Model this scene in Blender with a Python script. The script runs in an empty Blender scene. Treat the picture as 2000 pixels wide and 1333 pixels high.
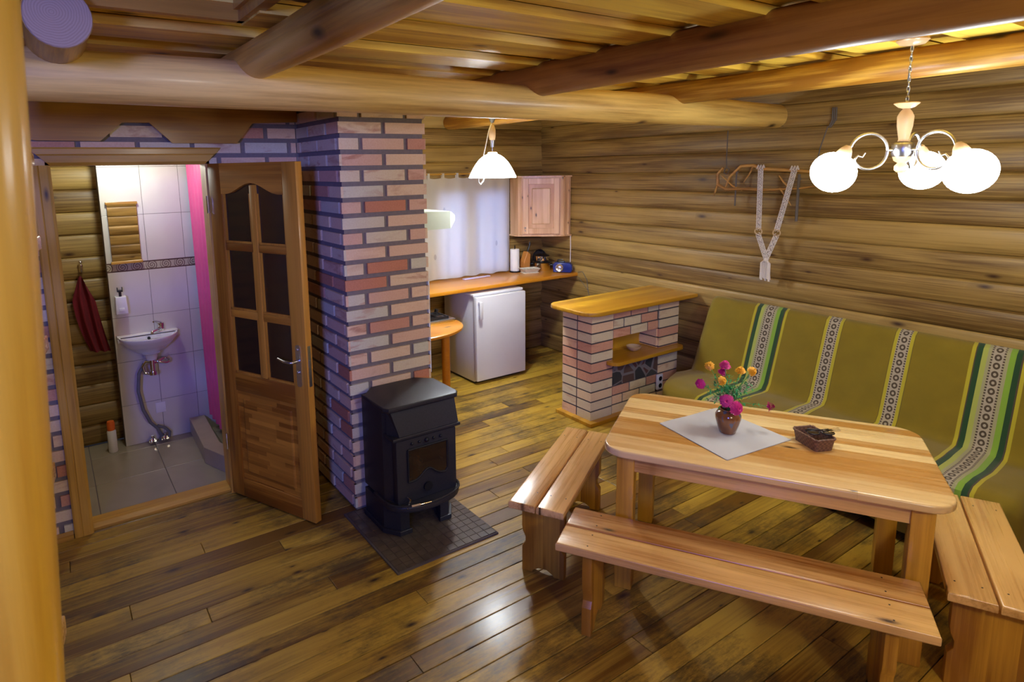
import bpy, bmesh, math, random
from mathutils import Vector, Matrix
random.seed(7)
C = bpy.context.scene
COL = C.collection
R = math.radians

# ------------------------------------------------------------------ camera
cam = bpy.data.cameras.new('camera'); camo = bpy.data.objects.new('camera', cam); COL.objects.link(camo)
cam.sensor_width = 36; cam.lens = 1226.466/2000*36
cam.shift_x = 0.05; cam.shift_y = -0.0701
right = Vector((.8328, -.5534, -.0174)); down = Vector((-.1032, -.1243, -.9869)); fwd = Vector((.5439, .8236, -.1607))
M = Matrix((right, -down, -fwd)).transposed().to_4x4(); M.translation = Vector((0, 0, 2.0))
camo.matrix_world = M
cam.clip_start = .05
cam.dof.use_dof = True; cam.dof.focus_distance = 3.6; cam.dof.aperture_fstop = 9.0
C.camera = camo
# ------------------------------------------------------------------ view, world, daylight
C.view_settings.view_transform = 'Standard'; C.view_settings.look = 'None'
C.view_settings.gamma = 1; C.view_settings.exposure = 0.0
C.view_settings.use_curve_mapping = False
W = bpy.data.worlds.new('world'); C.world = W; W.use_nodes = True
bg = W.node_tree.nodes['Background']; bg.inputs[0].default_value = (.8, .85, 1, 1); bg.inputs[1].default_value = .03

def light(name, kind, loc, energy, color, size=None, target=None, spread=None, sy=None):
    l = bpy.data.lights.new(name, kind); l.energy = energy; l.color = color
    o = bpy.data.objects.new(name, l); o.location = loc; COL.objects.link(o)
    if kind == 'AREA':
        l.shape = 'RECTANGLE'; l.size = size; l.size_y = sy or size
        if spread: l.spread = spread
    elif size: l.shadow_soft_size = size
    if target: o.rotation_euler = (Vector(target)-Vector(loc)).to_track_quat('-Z', 'Y').to_euler()
    return o
# daylight from the gable window behind the stairs, and daylight outside the kitchen window
light('daylight_gable', 'AREA', (-1.45, -1.12, 2.3), 34, (.15, .20, 1), .45, (1.2, 3.3, 1.35), R(80), .6)
light('daylight_kitchen', 'AREA', (3.42, 7.3, 1.55), 105, (.42, .54, 1), .8, (3.45, 5.2, 1.35))
# ceiling lamp behind the camera, over the stairs
light('stair_lamp', 'POINT', (1.15, -1.2, 2.22), 66, (1, .98, .90), .15)

# ------------------------------------------------------------------ materials
def nt(name):
    m = bpy.data.materials.new(name); m.use_nodes = True; t = m.node_tree
    return m, t, t.nodes, t.links, t.nodes['Principled BSDF']
def nd(N, typ, **k):
    n = N.new(typ)
    for a, v in k.items():
        if a.startswith('i_'): n.inputs[int(a[2:])].default_value = v
        else: setattr(n, a, v)
    return n
def math_(N, L, op, a, b=None, c=None):
    n = N.new('ShaderNodeMath'); n.operation = op
    for i, v in enumerate((a, b, c)):
        if v is None: continue
        if hasattr(v, 'default_value') or hasattr(v, 'is_output'): L.new(v, n.inputs[i])
        else: n.inputs[i].default_value = v
    return n.outputs[0]
def mixc(N, L, f, a, b, mode='MIX'):
    n = N.new('ShaderNodeMix'); n.data_type = 'RGBA'; n.blend_type = mode; n.clamp_factor = True
    for i, v in ((0, f), (6, a), (7, b)):
        if hasattr(v, 'is_output'): L.new(v, n.inputs[i])
        else: n.inputs[i].default_value = v if i == 0 else (*v, 1) if len(v) == 3 else v
    return n.outputs[2]
def ramp(N, L, fac, stops, mode='LINEAR'):
    n = N.new('ShaderNodeValToRGB'); n.color_ramp.interpolation = mode; e = n.color_ramp.elements
    while len(e) < len(stops): e.new(.5)
    for i, (p, c) in enumerate(stops): e[i].position = p; e[i].color = (*c, 1) if len(c) == 3 else c
    L.new(fac, n.inputs[0]); return n.outputs[0]

def plain(name, col, rough=.5, metal=0, var=.08, scale=18, coat=0, bump=0, **k):
    m, t, N, L, B = nt(name)
    tc = N.new('ShaderNodeTexCoord'); ns = nd(N, 'ShaderNodeTexNoise'); ns.inputs['Scale'].default_value = scale; ns.inputs['Detail'].default_value = 6
    L.new(tc.outputs['Object'], ns.inputs['Vector'])
    c = mixc(N, L, ns.outputs['Fac'], [x*(1-var) for x in col], [min(1, x*(1+var)) for x in col])
    L.new(c, B.inputs['Base Color']); B.inputs['Roughness'].default_value = rough; B.inputs['Metallic'].default_value = metal
    B.inputs['Coat Weight'].default_value = coat
    if bump:
        b = nd(N, 'ShaderNodeBump'); b.inputs['Strength'].default_value = bump; b.inputs['Distance'].default_value = .002
        L.new(ns.outputs['Fac'], b.inputs['Height']); L.new(b.outputs[0], B.inputs['Normal'])
    for a, v in k.items(): B.inputs[a.replace('_', ' ')].default_value = v
    return m

def wood(name, dark, light_, axis='X', kb=.66, flat=None, rough=.45, coat=0., grain=1., knots=1., ringf=9, along=.5, across=9, tonev=.5, stain=0., rad=False, bump=.25, boards=None, ringw=.42, n2w=1.1, knotscale=(2.2, 7), knotcol=(.05, .018, .006)):
    m, t, N, L, B = nt(name)
    dark = (dark[0], dark[1]*.96, dark[2]*kb); light_ = (light_[0], light_[1]*.96, light_[2]*kb)
    tc = N.new('ShaderNodeTexCoord'); at = nd(N, 'ShaderNodeAttribute', attribute_name='tone')
    sep = N.new('ShaderNodeSeparateColor'); L.new(at.outputs['Color'], sep.inputs[0])
    tr, tg = sep.outputs[0], sep.outputs[1]
    if boards:
        sb = N.new('ShaderNodeSeparateXYZ'); L.new(tc.outputs['Object'], sb.inputs[0])
        fl = math_(N, L, 'FLOOR', math_(N, L, 'DIVIDE', sb.outputs['XYZ'.index(boards[0])], boards[1]))
        if len(boards) > 2:      # short staves joined end to end
            w0 = N.new('ShaderNodeTexWhiteNoise'); w0.noise_dimensions = '1D'; L.new(fl, w0.inputs['W'])
            al = math_(N, L, 'FLOOR', math_(N, L, 'ADD', math_(N, L, 'DIVIDE', sb.outputs['XYZ'.index(axis)], boards[2]), math_(N, L, 'MULTIPLY', w0.outputs['Value'], 5.)))
            fl = math_(N, L, 'ADD', fl, math_(N, L, 'MULTIPLY', al, 13.37))
        wn_ = N.new('ShaderNodeTexWhiteNoise'); wn_.noise_dimensions = '1D'; L.new(fl, wn_.inputs['W'])
        w2 = N.new('ShaderNodeTexWhiteNoise'); w2.noise_dimensions = '1D'; L.new(math_(N, L, 'ADD', fl, 77.7), w2.inputs['W'])
        tr, tg = wn_.outputs['Value'], w2.outputs['Value']
    off = N.new('ShaderNodeCombineXYZ')
    L.new(math_(N, L, 'MULTIPLY', tg, 17.), off.inputs[0]); L.new(math_(N, L, 'MULTIPLY', tg, 31.), off.inputs[1]); L.new(math_(N, L, 'MULTIPLY', tg, 23.), off.inputs[2])
    va = nd(N, 'ShaderNodeVectorMath', operation='ADD'); L.new(tc.outputs['Object'], va.inputs[0]); L.new(off.outputs[0], va.inputs[1])
    def mapped(al, ac, fl_=None):
        mp = N.new('ShaderNodeMapping'); mp.inputs['Scale'].default_value = [0 if a == fl_ else al if a == axis else ac for a in 'XYZ']
        L.new(va.outputs[0], mp.inputs[0]); return mp.outputs[0]
    n1 = nd(N, 'ShaderNodeTexNoise'); n1.inputs['Scale'].default_value = 1; n1.inputs['Detail'].default_value = 2; n1.inputs['Distortion'].default_value = .4
    L.new(mapped(along, across*.55), n1.inputs['Vector'])
    rings = math_(N, L, 'SINE', math_(N, L, 'MULTIPLY', n1.outputs['Fac'], ringf*6.28))
    rings = math_(N, L, 'MULTIPLY_ADD', rings, .5, .5)
    n2 = nd(N, 'ShaderNodeTexNoise'); n2.inputs['Scale'].default_value = 1; n2.inputs['Detail'].default_value = 5; n2.inputs['Roughness'].default_value = .65
    L.new(mapped(along*3, across*9), n2.inputs['Vector'])
    n3 = nd(N, 'ShaderNodeTexNoise'); n3.inputs['Scale'].default_value = 1; n3.inputs['Detail'].default_value = 3
    L.new(mapped(.9, 2.2), n3.inputs['Vector'])
    f = math_(N, L, 'ADD', math_(N, L, 'MULTIPLY_ADD', rings, ringw*grain, (.42-ringw)*.5*grain), math_(N, L, 'MULTIPLY_ADD', n2.outputs['Fac'], n2w*grain, (.75-n2w)*.5*grain))
    f = math_(N, L, 'ADD', f, math_(N, L, 'MULTIPLY_ADD', n3.outputs['Fac'], .9, -.45 - .56*grain+.5))
    f = math_(N, L, 'ADD', f, math_(N, L, 'MULTIPLY_ADD', tr, tonev, -.5*tonev))
    mid = [(a*.45+b*.55) for a, b in zip(dark, light_)]
    c = ramp(N, L, f, [(.18, dark), (.5, mid), (.85, light_)])
    if knots:
        vo = nd(N, 'ShaderNodeTexVoronoi', feature='F1', voronoi_dimensions='2D'); vo.inputs['Scale'].default_value = 1
        ks = N.new('ShaderNodeSeparateXYZ'); L.new(mapped(*knotscale), ks.inputs[0]); kc = N.new('ShaderNodeCombineXYZ')
        for q_, a_ in enumerate([a_ for a_ in range(3) if 'XYZ'[a_] != (flat or 'Z')]): L.new(ks.outputs[a_], kc.inputs[q_])
        L.new(kc.outputs[0], vo.inputs['Vector'])
        sc = N.new('ShaderNodeSeparateColor'); L.new(vo.outputs['Color'], sc.inputs[0])
        has = math_(N, L, 'GREATER_THAN', sc.outputs[0], 1-.2*knots)
        kr = math_(N, L, 'MULTIPLY_ADD', sc.outputs[1], .10, .05)
        d = math_(N, L, 'DIVIDE', vo.outputs['Distance'], kr)
        core = math_(N, L, 'SUBTRACT', 1.25, d); core.node.use_clamp = True
        halo = math_(N, L, 'MULTIPLY', math_(N, L, 'SUBTRACT', 1, math_(N, L, 'MULTIPLY', d, .33)), .5); halo.node.use_clamp = True
        c = mixc(N, L, math_(N, L, 'MULTIPLY', halo, has), c, [x*.75 for x in dark])
        c = mixc(N, L, math_(N, L, 'MULTIPLY', core, has), c, knotcol)
    if stain:
        n5 = nd(N, 'ShaderNodeTexNoise'); n5.inputs['Scale'].default_value = 1.15; n5.inputs['Detail'].default_value = 9; n5.inputs['Roughness'].default_value = .72
        L.new(tc.outputs['Object'], n5.inputs['Vector'])
        n6 = nd(N, 'ShaderNodeTexNoise'); n6.inputs['Scale'].default_value = 1; n6.inputs['Detail'].default_value = 9; n6.inputs['Roughness'].default_value = .8
        L.new(mapped(9, 45), n6.inputs['Vector'])
        s = math_(N, L, 'ADD', math_(N, L, 'MULTIPLY', n5.outputs['Fac'], .75), math_(N, L, 'MULTIPLY', n6.outputs['Fac'], .45))
        s = math_(N, L, 'ADD', s, math_(N, L, 'MULTIPLY_ADD', tg, .1, -.05))
        s = ramp(N, L, s, [(.585, (0, 0, 0)), (.72, (1, 1, 1))])
        c = mixc(N, L, math_(N, L, 'MULTIPLY', s, stain), c, (.035, .022, .012))
    L.new(c, B.inputs['Base Color'])
    rr = math_(N, L, 'MULTIPLY_ADD', n2.outputs['Fac'], .2, rough-.1)
    L.new(rr, B.inputs['Roughness']); B.inputs['Coat Weight'].default_value = coat; B.inputs['Coat Roughness'].default_value = .18
    if bump:
        b = nd(N, 'ShaderNodeBump'); b.inputs['Strength'].default_value = bump; b.inputs['Distance'].default_value = .003
        L.new(n2.outputs['Fac'], b.inputs['Height']); L.new(b.outputs[0], B.inputs['Normal'])
    return m

LD, LL = (.145, .080, .032), (.41, .275, .135)
log_y = wood('log_wood_y', LD, LL, 'Y', .55, knots=.7, knotscale=(3, 9), ringf=3, across=11, grain=1., ringw=.3, n2w=1.7, tonev=.3, flat='X')
log_x = wood('log_wood_x', LD, LL, 'X', .55, knots=.7, knotscale=(3, 9), ringf=3, across=11, grain=1., ringw=.3, n2w=1.7, tonev=.3, flat='Y')
beam_x = wood('beam_wood_x', (.40, .22, .10), (.92, .66, .42), 'X', .4, coat=.15, knots=1.3, knotscale=(2.2, 7), ringf=4, across=4, grain=.8, flat='Y', n2w=1.7)
beam_y = wood('beam_wood_y', (.30, .13, .025), (.70, .42, .14), 'Y', .4, coat=.15, knots=1.2, knotscale=(2.2, 7), ringf=6, across=5, grain=1., flat='X', n2w=1.7)
beam_red = wood('beam_wood_red', (.20, .065, .028), (.43, .21, .10), 'Y', .4, coat=.15, knots=1., knotscale=(2.2, 7), ringf=5, across=4, grain=.9, flat='X', n2w=1.7)
post_z = wood('post_wood', (.40, .18, .03), (.78, .48, .14), 'Z', .3, coat=.4, knots=.9, knotscale=(4, 9), ringf=3, across=4, grain=.6, flat='Y')
plank_x = wood('ceiling_plank', (.58, .32, .08), (.98, .72, .30), 'X', .33, coat=.25, knots=.8, knotscale=(2.6, 7), ringf=6, across=5, grain=.9, tonev=.4, flat='Z', n2w=1.5)
floor_m = wood('floor_wood', (.17, .08, .018), (.56, .365, .10), 'X', .40, coat=.2, knots=1.1, knotscale=(3.4, 9), ringf=3, across=8, grain=.8, tonev=.6, stain=.8, knotcol=(.03, .008, .003), flat='Z', n2w=1.5)
table_m = wood('table_wood', (.56, .28, .07), (.98, .76, .40), 'X', rough=.28, kb=.82, coat=.5, knots=.3, knotscale=(4, 12), ringf=3, along=.3, across=4, grain=.4, tonev=.8, bump=.04, boards=('Y', .072), flat='Z')
bench_x = wood('bench_wood', (.42, .18, .045), (.88, .56, .22), 'X', kb=.8, rough=.28, coat=.5, knots=.9, knotscale=(3.5, 10), ringf=4, across=6, grain=.75, tonev=.6, bump=.06, flat='Z', n2w=1.5)
bench_z = wood('bench_leg_wood', (.36, .15, .03), (.74, .40, .11), 'Z', .3, coat=.5, knots=.5, knotscale=(3.5, 10), ringf=5, across=6, grain=.75, tonev=.5, bump=.06, boards=('Y', .085), flat='X', n2w=1.5)
door_z = wood('door_wood_upright', (.26, .09, .016), (.62, .29, .075), 'Z', .35, coat=.3, knots=0, ringf=3, across=8, grain=.7, tonev=.5, bump=.08, n2w=1.5)
door_x = wood('door_wood_cross', (.24, .08, .014), (.60, .27, .065), 'X', .35, coat=.3, knots=0, ringf=3, across=8, grain=.7, tonev=.6, bump=.08, n2w=1.5)
door_s = wood('door_wood_staves', (.24, .08, .014), (.60, .27, .065), 'X', .35, coat=.3, knots=0, ringf=3, across=8, grain=.55, tonev=.4, bump=.08, boards=('Z', .027, .23))
case_z = wood('casing_wood_upright', (.32, .15, .035), (.66, .38, .12), 'Z', .4, coat=.2, knots=.6, ringf=3, across=6, grain=.7, flat='Y', n2w=1.5)
case_x = wood('casing_wood_cross', (.32, .15, .035), (.66, .38, .12), 'X', .4, coat=.2, knots=.6, ringf=3, across=6, grain=.7, flat='Y', n2w=1.5)
fascia_m = wood('fascia_wood', (.30, .12, .014), (.58, .29, .05), 'X', .35, coat=.3, knots=.15, ringf=5, across=4, grain=.7, flat='Y', n2w=1.5)
counter_m = wood('counter_wood', (.50, .17, .02), (.78, .34, .06), 'X', .22, coat=.6, knots=.1, ringf=3, across=5, grain=.4, bump=.04, flat='Z')
mantle_m = wood('mantle_wood', (.44, .21, .03), (.74, .43, .09), 'X', .26, coat=.5, knots=.1, ringf=3, across=5, grain=.5, tonev=.6, bump=.04, boards=('Y', .08), flat='Z')
cab_m = wood('cabinet_pine', (.58, .32, .14), (.86, .60, .36), 'Z', kb=.9, rough=.4, coat=.15, knots=.7, knotscale=(6, 16), ringf=4, across=9, grain=.8, flat='Y')
branch_m = wood('branch_wood', (.30, .14, .05), (.60, .34, .13), 'Y', .6, knots=0, across=20, ringf=3)
turned_m = plain('turned_wood', (.62, .42, .23), .35, var=.12, coat=.3)
mortar_m = plain('mortar', (.23, .19, .155), .9, var=.2, scale=60, bump=.4)
mortar2_m = plain('dark_mortar', (.085, .072, .066), .9, var=.2, scale=60)
metal_m = plain('brushed_metal', (.62, .64, .68), .28, 1)
chrome_m = plain('chrome', (.8, .8, .82), .1, 1)
dkmetal_m = plain('dark_metal', (.03, .03, .035), .3, .8)
iron_m = plain('cast_iron', (.036, .038, .048), .42, .35, var=.25, scale=120, bump=.25)
iron2_m = plain('cast_iron_trim', (.016, .017, .022), .5, .3, var=.2, scale=120)
white_m = plain('white_enamel', (.82, .83, .86), .25, var=.02, coat=.3)
ceramic_m = plain('white_ceramic', (.86, .86, .84), .1, var=.02, coat=.6)
black_m = plain('black_plastic', (.015, .015, .018), .3)
grey_m = plain('grey_hose', (.16, .17, .18), .4, var=.2)
plastic_w = plain('white_plastic', (.85, .85, .85), .35, var=.02)
blue_m = plain('blue_plastic', (.01, .022, .17), .3, var=.1, coat=.3)
orange_m = plain('orange_plastic', (.85, .16, .02), .4)
paper_m = plain('paper', (.88, .88, .86), .8, var=.04, scale=60)
red_cloth = plain('dark_red_cloth', (.17, .007, .014), .95, var=.25, scale=90, bump=.5)
pink_m = plain('pink_curtain_cloth', (.72, .10, .26), .5, var=.1)
cord_m = plain('cotton_cord', (.74, .68, .60), .9, var=.15, scale=150, bump=.4)
rope_m = plain('dark_cord', (.14, .12, .10), .8)
knife_m = plain('orange_wood_block', (.62, .25, .05), .35, var=.15)
tray_m = plain('pale_wicker', (.60, .56, .44), .7, var=.3, scale=90)
bowl_m = plain('bowl_wood', (.62, .44, .23), .45, var=.12)
stone_bg = plain('stone_mortar', (.22, .22, .22), .8)
teal_m = plain('teal_card', (.05, .20, .15), .6)
lilac_m = plain('lilac_glaze', (.62, .55, .85), .12, coat=.6)
hood_m = plain('pale_hood_enamel', (.50, .55, .46), .45, var=.03)
mirror_m = plain('mirror_glass', (.93, .93, .93), .02, 1, var=0)
stem_m = plain('green_stem', (.12, .28, .05), .5, var=.2)
leaf_m = plain('green_leaf', (.04, .32, .09), .5, var=.4, scale=40)
petal_p = plain('magenta_petals', (.60, .02, .18), .55, var=.35, scale=80)
petal_y = plain('orange_yellow_petals', (.90, .38, .01), .55, var=.35, scale=70)
curb_m = plain('beige_stone_tile', (.42, .35, .24), .35, var=.15, scale=9)
upper_m = plain('pale_upper_boards', (.75, .72, .68), .6)

def emis(name, col, s, mixw=None):
    m, t, N, L, B = nt(name)
    B.inputs['Base Color'].default_value = (*col, 1); B.inputs['Emission Color'].default_value = (*col, 1); B.inputs['Emission Strength'].default_value = s
    B.inputs['Roughness'].default_value = .3
    return m
globe_m = emis('lit_opal_glass', (.94, .98, 1), 41)
shade_m = emis('lit_pendant_glass', (.94, .98, 1), 22)
bulb_m = emis('bathroom_lamp_glass', (.93, 1, .92), 230)

def brick_mat(name):
    m, t, N, L, B = nt(name)
    tc = N.new('ShaderNodeTexCoord'); at = nd(N, 'ShaderNodeAttribute', attribute_name='tone')
    sp = N.new('ShaderNodeSeparateColor'); L.new(at.outputs['Color'], sp.inputs[0])
    base = ramp(N, L, sp.outputs[0], [(0, (.68, .64, .42)), (.25, (.82, .64, .36)), (.55, (.86, .60, .34)), (.8, (.70, .40, .25)), (1, (.62, .25, .12))])
    mp = N.new('ShaderNodeMapping'); mp.inputs['Rotation'].default_value = (.3, .45, .2); mp.inputs['Scale'].default_value = (6, 6, 20)
    va = nd(N, 'ShaderNodeVectorMath', operation='MULTIPLY_ADD'); L.new(at.outputs['Color'], va.inputs[0]); va.inputs[1].default_value = (20, 20, 20); L.new(tc.outputs['Object'], va.inputs[2])
    L.new(va.outputs[0], mp.inputs[0])
    ns = nd(N, 'ShaderNodeTexNoise'); ns.inputs['Scale'].default_value = 1; ns.inputs['Detail'].default_value = 3; ns.inputs['Distortion'].default_value = .6; L.new(mp.outputs[0], ns.inputs['Vector'])
    s = ramp(N, L, ns.outputs['Fac'], [(.54, (0, 0, 0)), (.68, (1, 1, 1))])
    c = mixc(N, L, math_(N, L, 'MULTIPLY', s, math_(N, L, 'MULTIPLY', sp.outputs[1], .75)), base, (.50, .20, .10))
    n2 = nd(N, 'ShaderNodeTexNoise'); n2.inputs['Scale'].default_value = 120; n2.inputs['Detail'].default_value = 4; L.new(tc.outputs['Object'], n2.inputs['Vector'])
    c = mixc(N, L, .35, c, n2.outputs['Fac'], 'SOFT_LIGHT')
    L.new(c, B.inputs['Base Color']); B.inputs['Roughness'].default_value = .8
    b = nd(N, 'ShaderNodeBump'); b.inputs['Strength'].default_value = .3; b.inputs['Distance'].default_value = .002
    L.new(n2.outputs['Fac'], b.inputs['Height']); L.new(b.outputs[0], B.inputs['Normal'])
    return m
brick_m = brick_mat('mottled_brick')

def tile_mat(name, a, b, scale):
    m, t, N, L, B = nt(name)
    tc = N.new('ShaderNodeTexCoord'); at = nd(N, 'ShaderNodeAttribute', attribute_name='tone')
    va = nd(N, 'ShaderNodeVectorMath', operation='MULTIPLY_ADD'); L.new(at.outputs['Color'], va.inputs[0]); va.inputs[1].default_value = (9, 9, 9); L.new(tc.outputs['Object'], va.inputs[2])
    ns = nd(N, 'ShaderNodeTexNoise'); ns.inputs['Scale'].default_value = scale; ns.inputs['Detail'].default_value = 4; ns.inputs['Distortion'].default_value = .7; L.new(va.outputs[0], ns.inputs['Vector'])
    L.new(mixc(N, L, ns.outputs['Fac'], a, b), B.inputs['Base Color']); B.inputs['Roughness'].default_value = .22
    return m
wtile_m = tile_mat('wall_tile', (.58, .54, .49), (.72, .68, .63), 3)
ftile_m = tile_mat('floor_tile', (.27, .23, .155), (.42, .36, .25), 3)
htile_m = tile_mat('hearth_tile', (.06, .045, .032), (.15, .115, .08), 14)
grout_m = plain('grout', (.16, .13, .12), .9)
grout2_m = plain('hearth_grout', (.10, .08, .065), .9)

def border_mat():
    m, t, N, L, B = nt('tile_border')
    tc = N.new('ShaderNodeTexCoord'); sp = N.new('ShaderNodeSeparateXYZ'); L.new(tc.outputs['Object'], sp.inputs[0])
    x, z = sp.outputs[0], sp.outputs[2]
    fx = math_(N, L, 'SUBTRACT', math_(N, L, 'FRACT', math_(N, L, 'MULTIPLY', x, 10.5)), .5)
    vz = math_(N, L, 'MULTIPLY', math_(N, L, 'SUBTRACT', z, 1.3355), 10.5)
    r = math_(N, L, 'SQRT', math_(N, L, 'ADD', math_(N, L, 'POWER', fx, 2.), math_(N, L, 'POWER', vz, 2.)))
    a = math_(N, L, 'ARCTAN2', vz, fx)
    sw = math_(N, L, 'SINE', math_(N, L, 'ADD', math_(N, L, 'MULTIPLY', r, 42.), a))
    line = math_(N, L, 'GREATER_THAN', sw, .45)
    inside = math_(N, L, 'LESS_THAN', r, .42)
    mk = math_(N, L, 'MULTIPLY', line, inside)
    edge = math_(N, L, 'GREATER_THAN', math_(N, L, 'ABSOLUTE', vz), .255)
    mk = math_(N, L, 'MAXIMUM', mk, edge)
    L.new(mixc(N, L, mk, (.44, .40, .31), (.10, .05, .045)), B.inputs['Base Color']); B.inputs['Roughness'].default_value = .3
    return m
border_m = border_mat()

def stones_mat():
    m, t, N, L, B = nt('stone_mosaic')
    tc = N.new('ShaderNodeTexCoord')
    mp = N.new('ShaderNodeMapping'); mp.inputs['Scale'].default_value = (8, 0, 8); L.new(tc.outputs['Object'], mp.inputs[0])
    v1 = nd(N, 'ShaderNodeTexVoronoi', feature='DISTANCE_TO_EDGE'); v1.inputs['Scale'].default_value = 1; L.new(mp.outputs[0], v1.inputs['Vector'])
    v2 = nd(N, 'ShaderNodeTexVoronoi', feature='F1'); v2.inputs['Scale'].default_value = 1; L.new(mp.outputs[0], v2.inputs['Vector'])
    sc = N.new('ShaderNodeSeparateColor'); L.new(v2.outputs['Color'], sc.inputs[0])
    c = ramp(N, L, sc.outputs[0], [(0, (.05, .05, .045)), (.35, (.12, .07, .05)), (.6, (.07, .07, .055)), (.8, (.13, .055, .04)), (1, (.05, .06, .07))], 'CONSTANT')
    e = math_(N, L, 'LESS_THAN', v1.outputs['Distance'], .045)
    L.new(mixc(N, L, e, c, (.22, .20, .18)), B.inputs['Base Color']); B.inputs['Roughness'].default_value = .6
    return m
stones_m = stones_mat()

def cover_mat():
    m, t, N, L, B = nt('sofa_cover_cloth')
    uv = N.new('ShaderNodeUVMap'); uv.uv_map = 'UVMap'
    sp = N.new('ShaderNodeSeparateXYZ'); L.new(uv.outputs[0], sp.inputs[0]); y, v = sp.outputs[0], sp.outputs[1]
    G = (.20, .14, .004); YG = (.42, .36, .02); DG = (.015, .055, .018); BG = (.20, .36, .035); PG = (.33, .32, .17); DK = (.07, .05, .03); PL = (.38, .33, .25); PY = (.36, .40, .08)
    def stripe(y0, w, stops, cen, cw):
        tt = math_(N, L, 'DIVIDE', math_(N, L, 'SUBTRACT', y, y0), w)
        col = ramp(N, L, tt, stops, 'CONSTANT')
        mask = math_(N, L, 'MULTIPLY', math_(N, L, 'GREATER_THAN', tt, 0.), math_(N, L, 'LESS_THAN', tt, 1.))
        # ring motifs down the middle and a checked edge either side of them
        dx = math_(N, L, 'DIVIDE', math_(N, L, 'SUBTRACT', y, y0+w*cen), cw)
        fy = math_(N, L, 'SUBTRACT', math_(N, L, 'FRACT', math_(N, L, 'MULTIPLY', v, 21.)), .5)
        rr = math_(N, L, 'SQRT', math_(N, L, 'ADD', math_(N, L, 'POWER', dx, 2.), math_(N, L, 'POWER', math_(N, L, 'MULTIPLY', fy, 2.2), 2.)))
        ring = math_(N, L, 'MULTIPLY', math_(N, L, 'LESS_THAN', rr, .88), math_(N, L, 'GREATER_THAN', rr, .38))
        col = mixc(N, L, ring, col, DK)
        ax = math_(N, L, 'ABSOLUTE', dx)
        chk = math_(N, L, 'MULTIPLY', math_(N, L, 'GREATER_THAN', ax, 1.25), math_(N, L, 'LESS_THAN', ax, 1.75))
        chk = math_(N, L, 'MULTIPLY', chk, math_(N, L, 'GREATER_THAN', math_(N, L, 'FRACT', math_(N, L, 'MULTIPLY', v, 64.)), .42))
        return mixc(N, L, chk, col, DK), mask
    wide = [(0, YG), (.07, DK), (.10, DG), (.2, BG), (.31, PG), (.38, PL), (.64, PG), (.70, PY), (.80, DG), (.9, DK), (.925, YG)]
    nar = [(0, (.14, .10, .01)), (.04, YG), (.2, PL), (.8, YG), (.96, (.14, .10, .01))]
    c = G
    wv = nd(N, 'ShaderNodeTexNoise'); wv.inputs['Scale'].default_value = 7; wv.inputs['Detail'].default_value = 8; L.new(uv.outputs[0], wv.inputs['Vector'])
    c = mixc(N, L, wv.outputs['Fac'], [x*.82 for x in G], [x*1.18 for x in G])
    for y0, w, st, cen, cw in ((1.03, .245, wide, .51, .0185), (2.345, .243, wide, .51, .0185), (1.553, .114, nar, .5, .0185), (1.964, .117, nar, .5, .0185)):
        s, mk = stripe(y0, w, st, cen, cw); c = mixc(N, L, mk, c, s)
    L.new(c, B.inputs['Base Color']); B.inputs['Roughness'].default_value = .95
    B.inputs['Sheen Weight'].default_value = .15
    wb = nd(N, 'ShaderNodeTexNoise'); wb.inputs['Scale'].default_value = 260; L.new(uv.outputs[0], wb.inputs['Vector'])
    b = nd(N, 'ShaderNodeBump'); b.inputs['Strength'].default_value = .4; b.inputs['Distance'].default_value = .002; L.new(wb.outputs['Fac'], b.inputs['Height']); L.new(b.outputs[0], B.inputs['Normal'])
    return m
cover_m = cover_mat()

def curtain_mat():
    m, t, N, L, B = nt('thin_white_curtain')
    tr = nd(N, 'ShaderNodeBsdfTranslucent'); tr.inputs[0].default_value = (.86, .86, .9, 1)
    df = nd(N, 'ShaderNodeBsdfDiffuse')
    tc = N.new('ShaderNodeTexCoord'); mp = N.new('ShaderNodeMapping'); mp.inputs['Scale'].default_value = (6, 6, 3.2); L.new(tc.outputs['Object'], mp.inputs[0])
    vo = nd(N, 'ShaderNodeTexVoronoi', feature='F1'); vo.inputs['Scale'].default_value = 1; L.new(mp.outputs[0], vo.inputs['Vector'])
    L.new(mixc(N, L, math_(N, L, 'LESS_THAN', vo.outputs['Distance'], .1), (.80, .78, .74), (.45, .42, .42)), df.inputs[0])
    ms = nd(N, 'ShaderNodeMixShader'); ms.inputs[0].default_value = .5
    L.new(df.outputs[0], ms.inputs[1]); L.new(tr.outputs[0], ms.inputs[2]); L.new(ms.outputs[0], N['Material Output'].inputs[0])
    return m
curtain_m = curtain_mat()
def glass_mat(name, col, rough, trans=1., ior=1.45):
    m, t, N, L, B = nt(name); B.inputs['Base Color'].default_value = (*col, 1); B.inputs['Roughness'].default_value = rough
    B.inputs['Transmission Weight'].default_value = trans; B.inputs['IOR'].default_value = ior; return m
doorglass_m = glass_mat('ribbed_smoked_glass', (.10, .07, .04), .16, .8)
clear_m = glass_mat('clear_glass', (.95, .97, 1), .02)
stoveglass_m = plain('sooty_stove_glass', (.035, .022, .012), .12, var=.6, scale=22, coat=.6)
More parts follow.
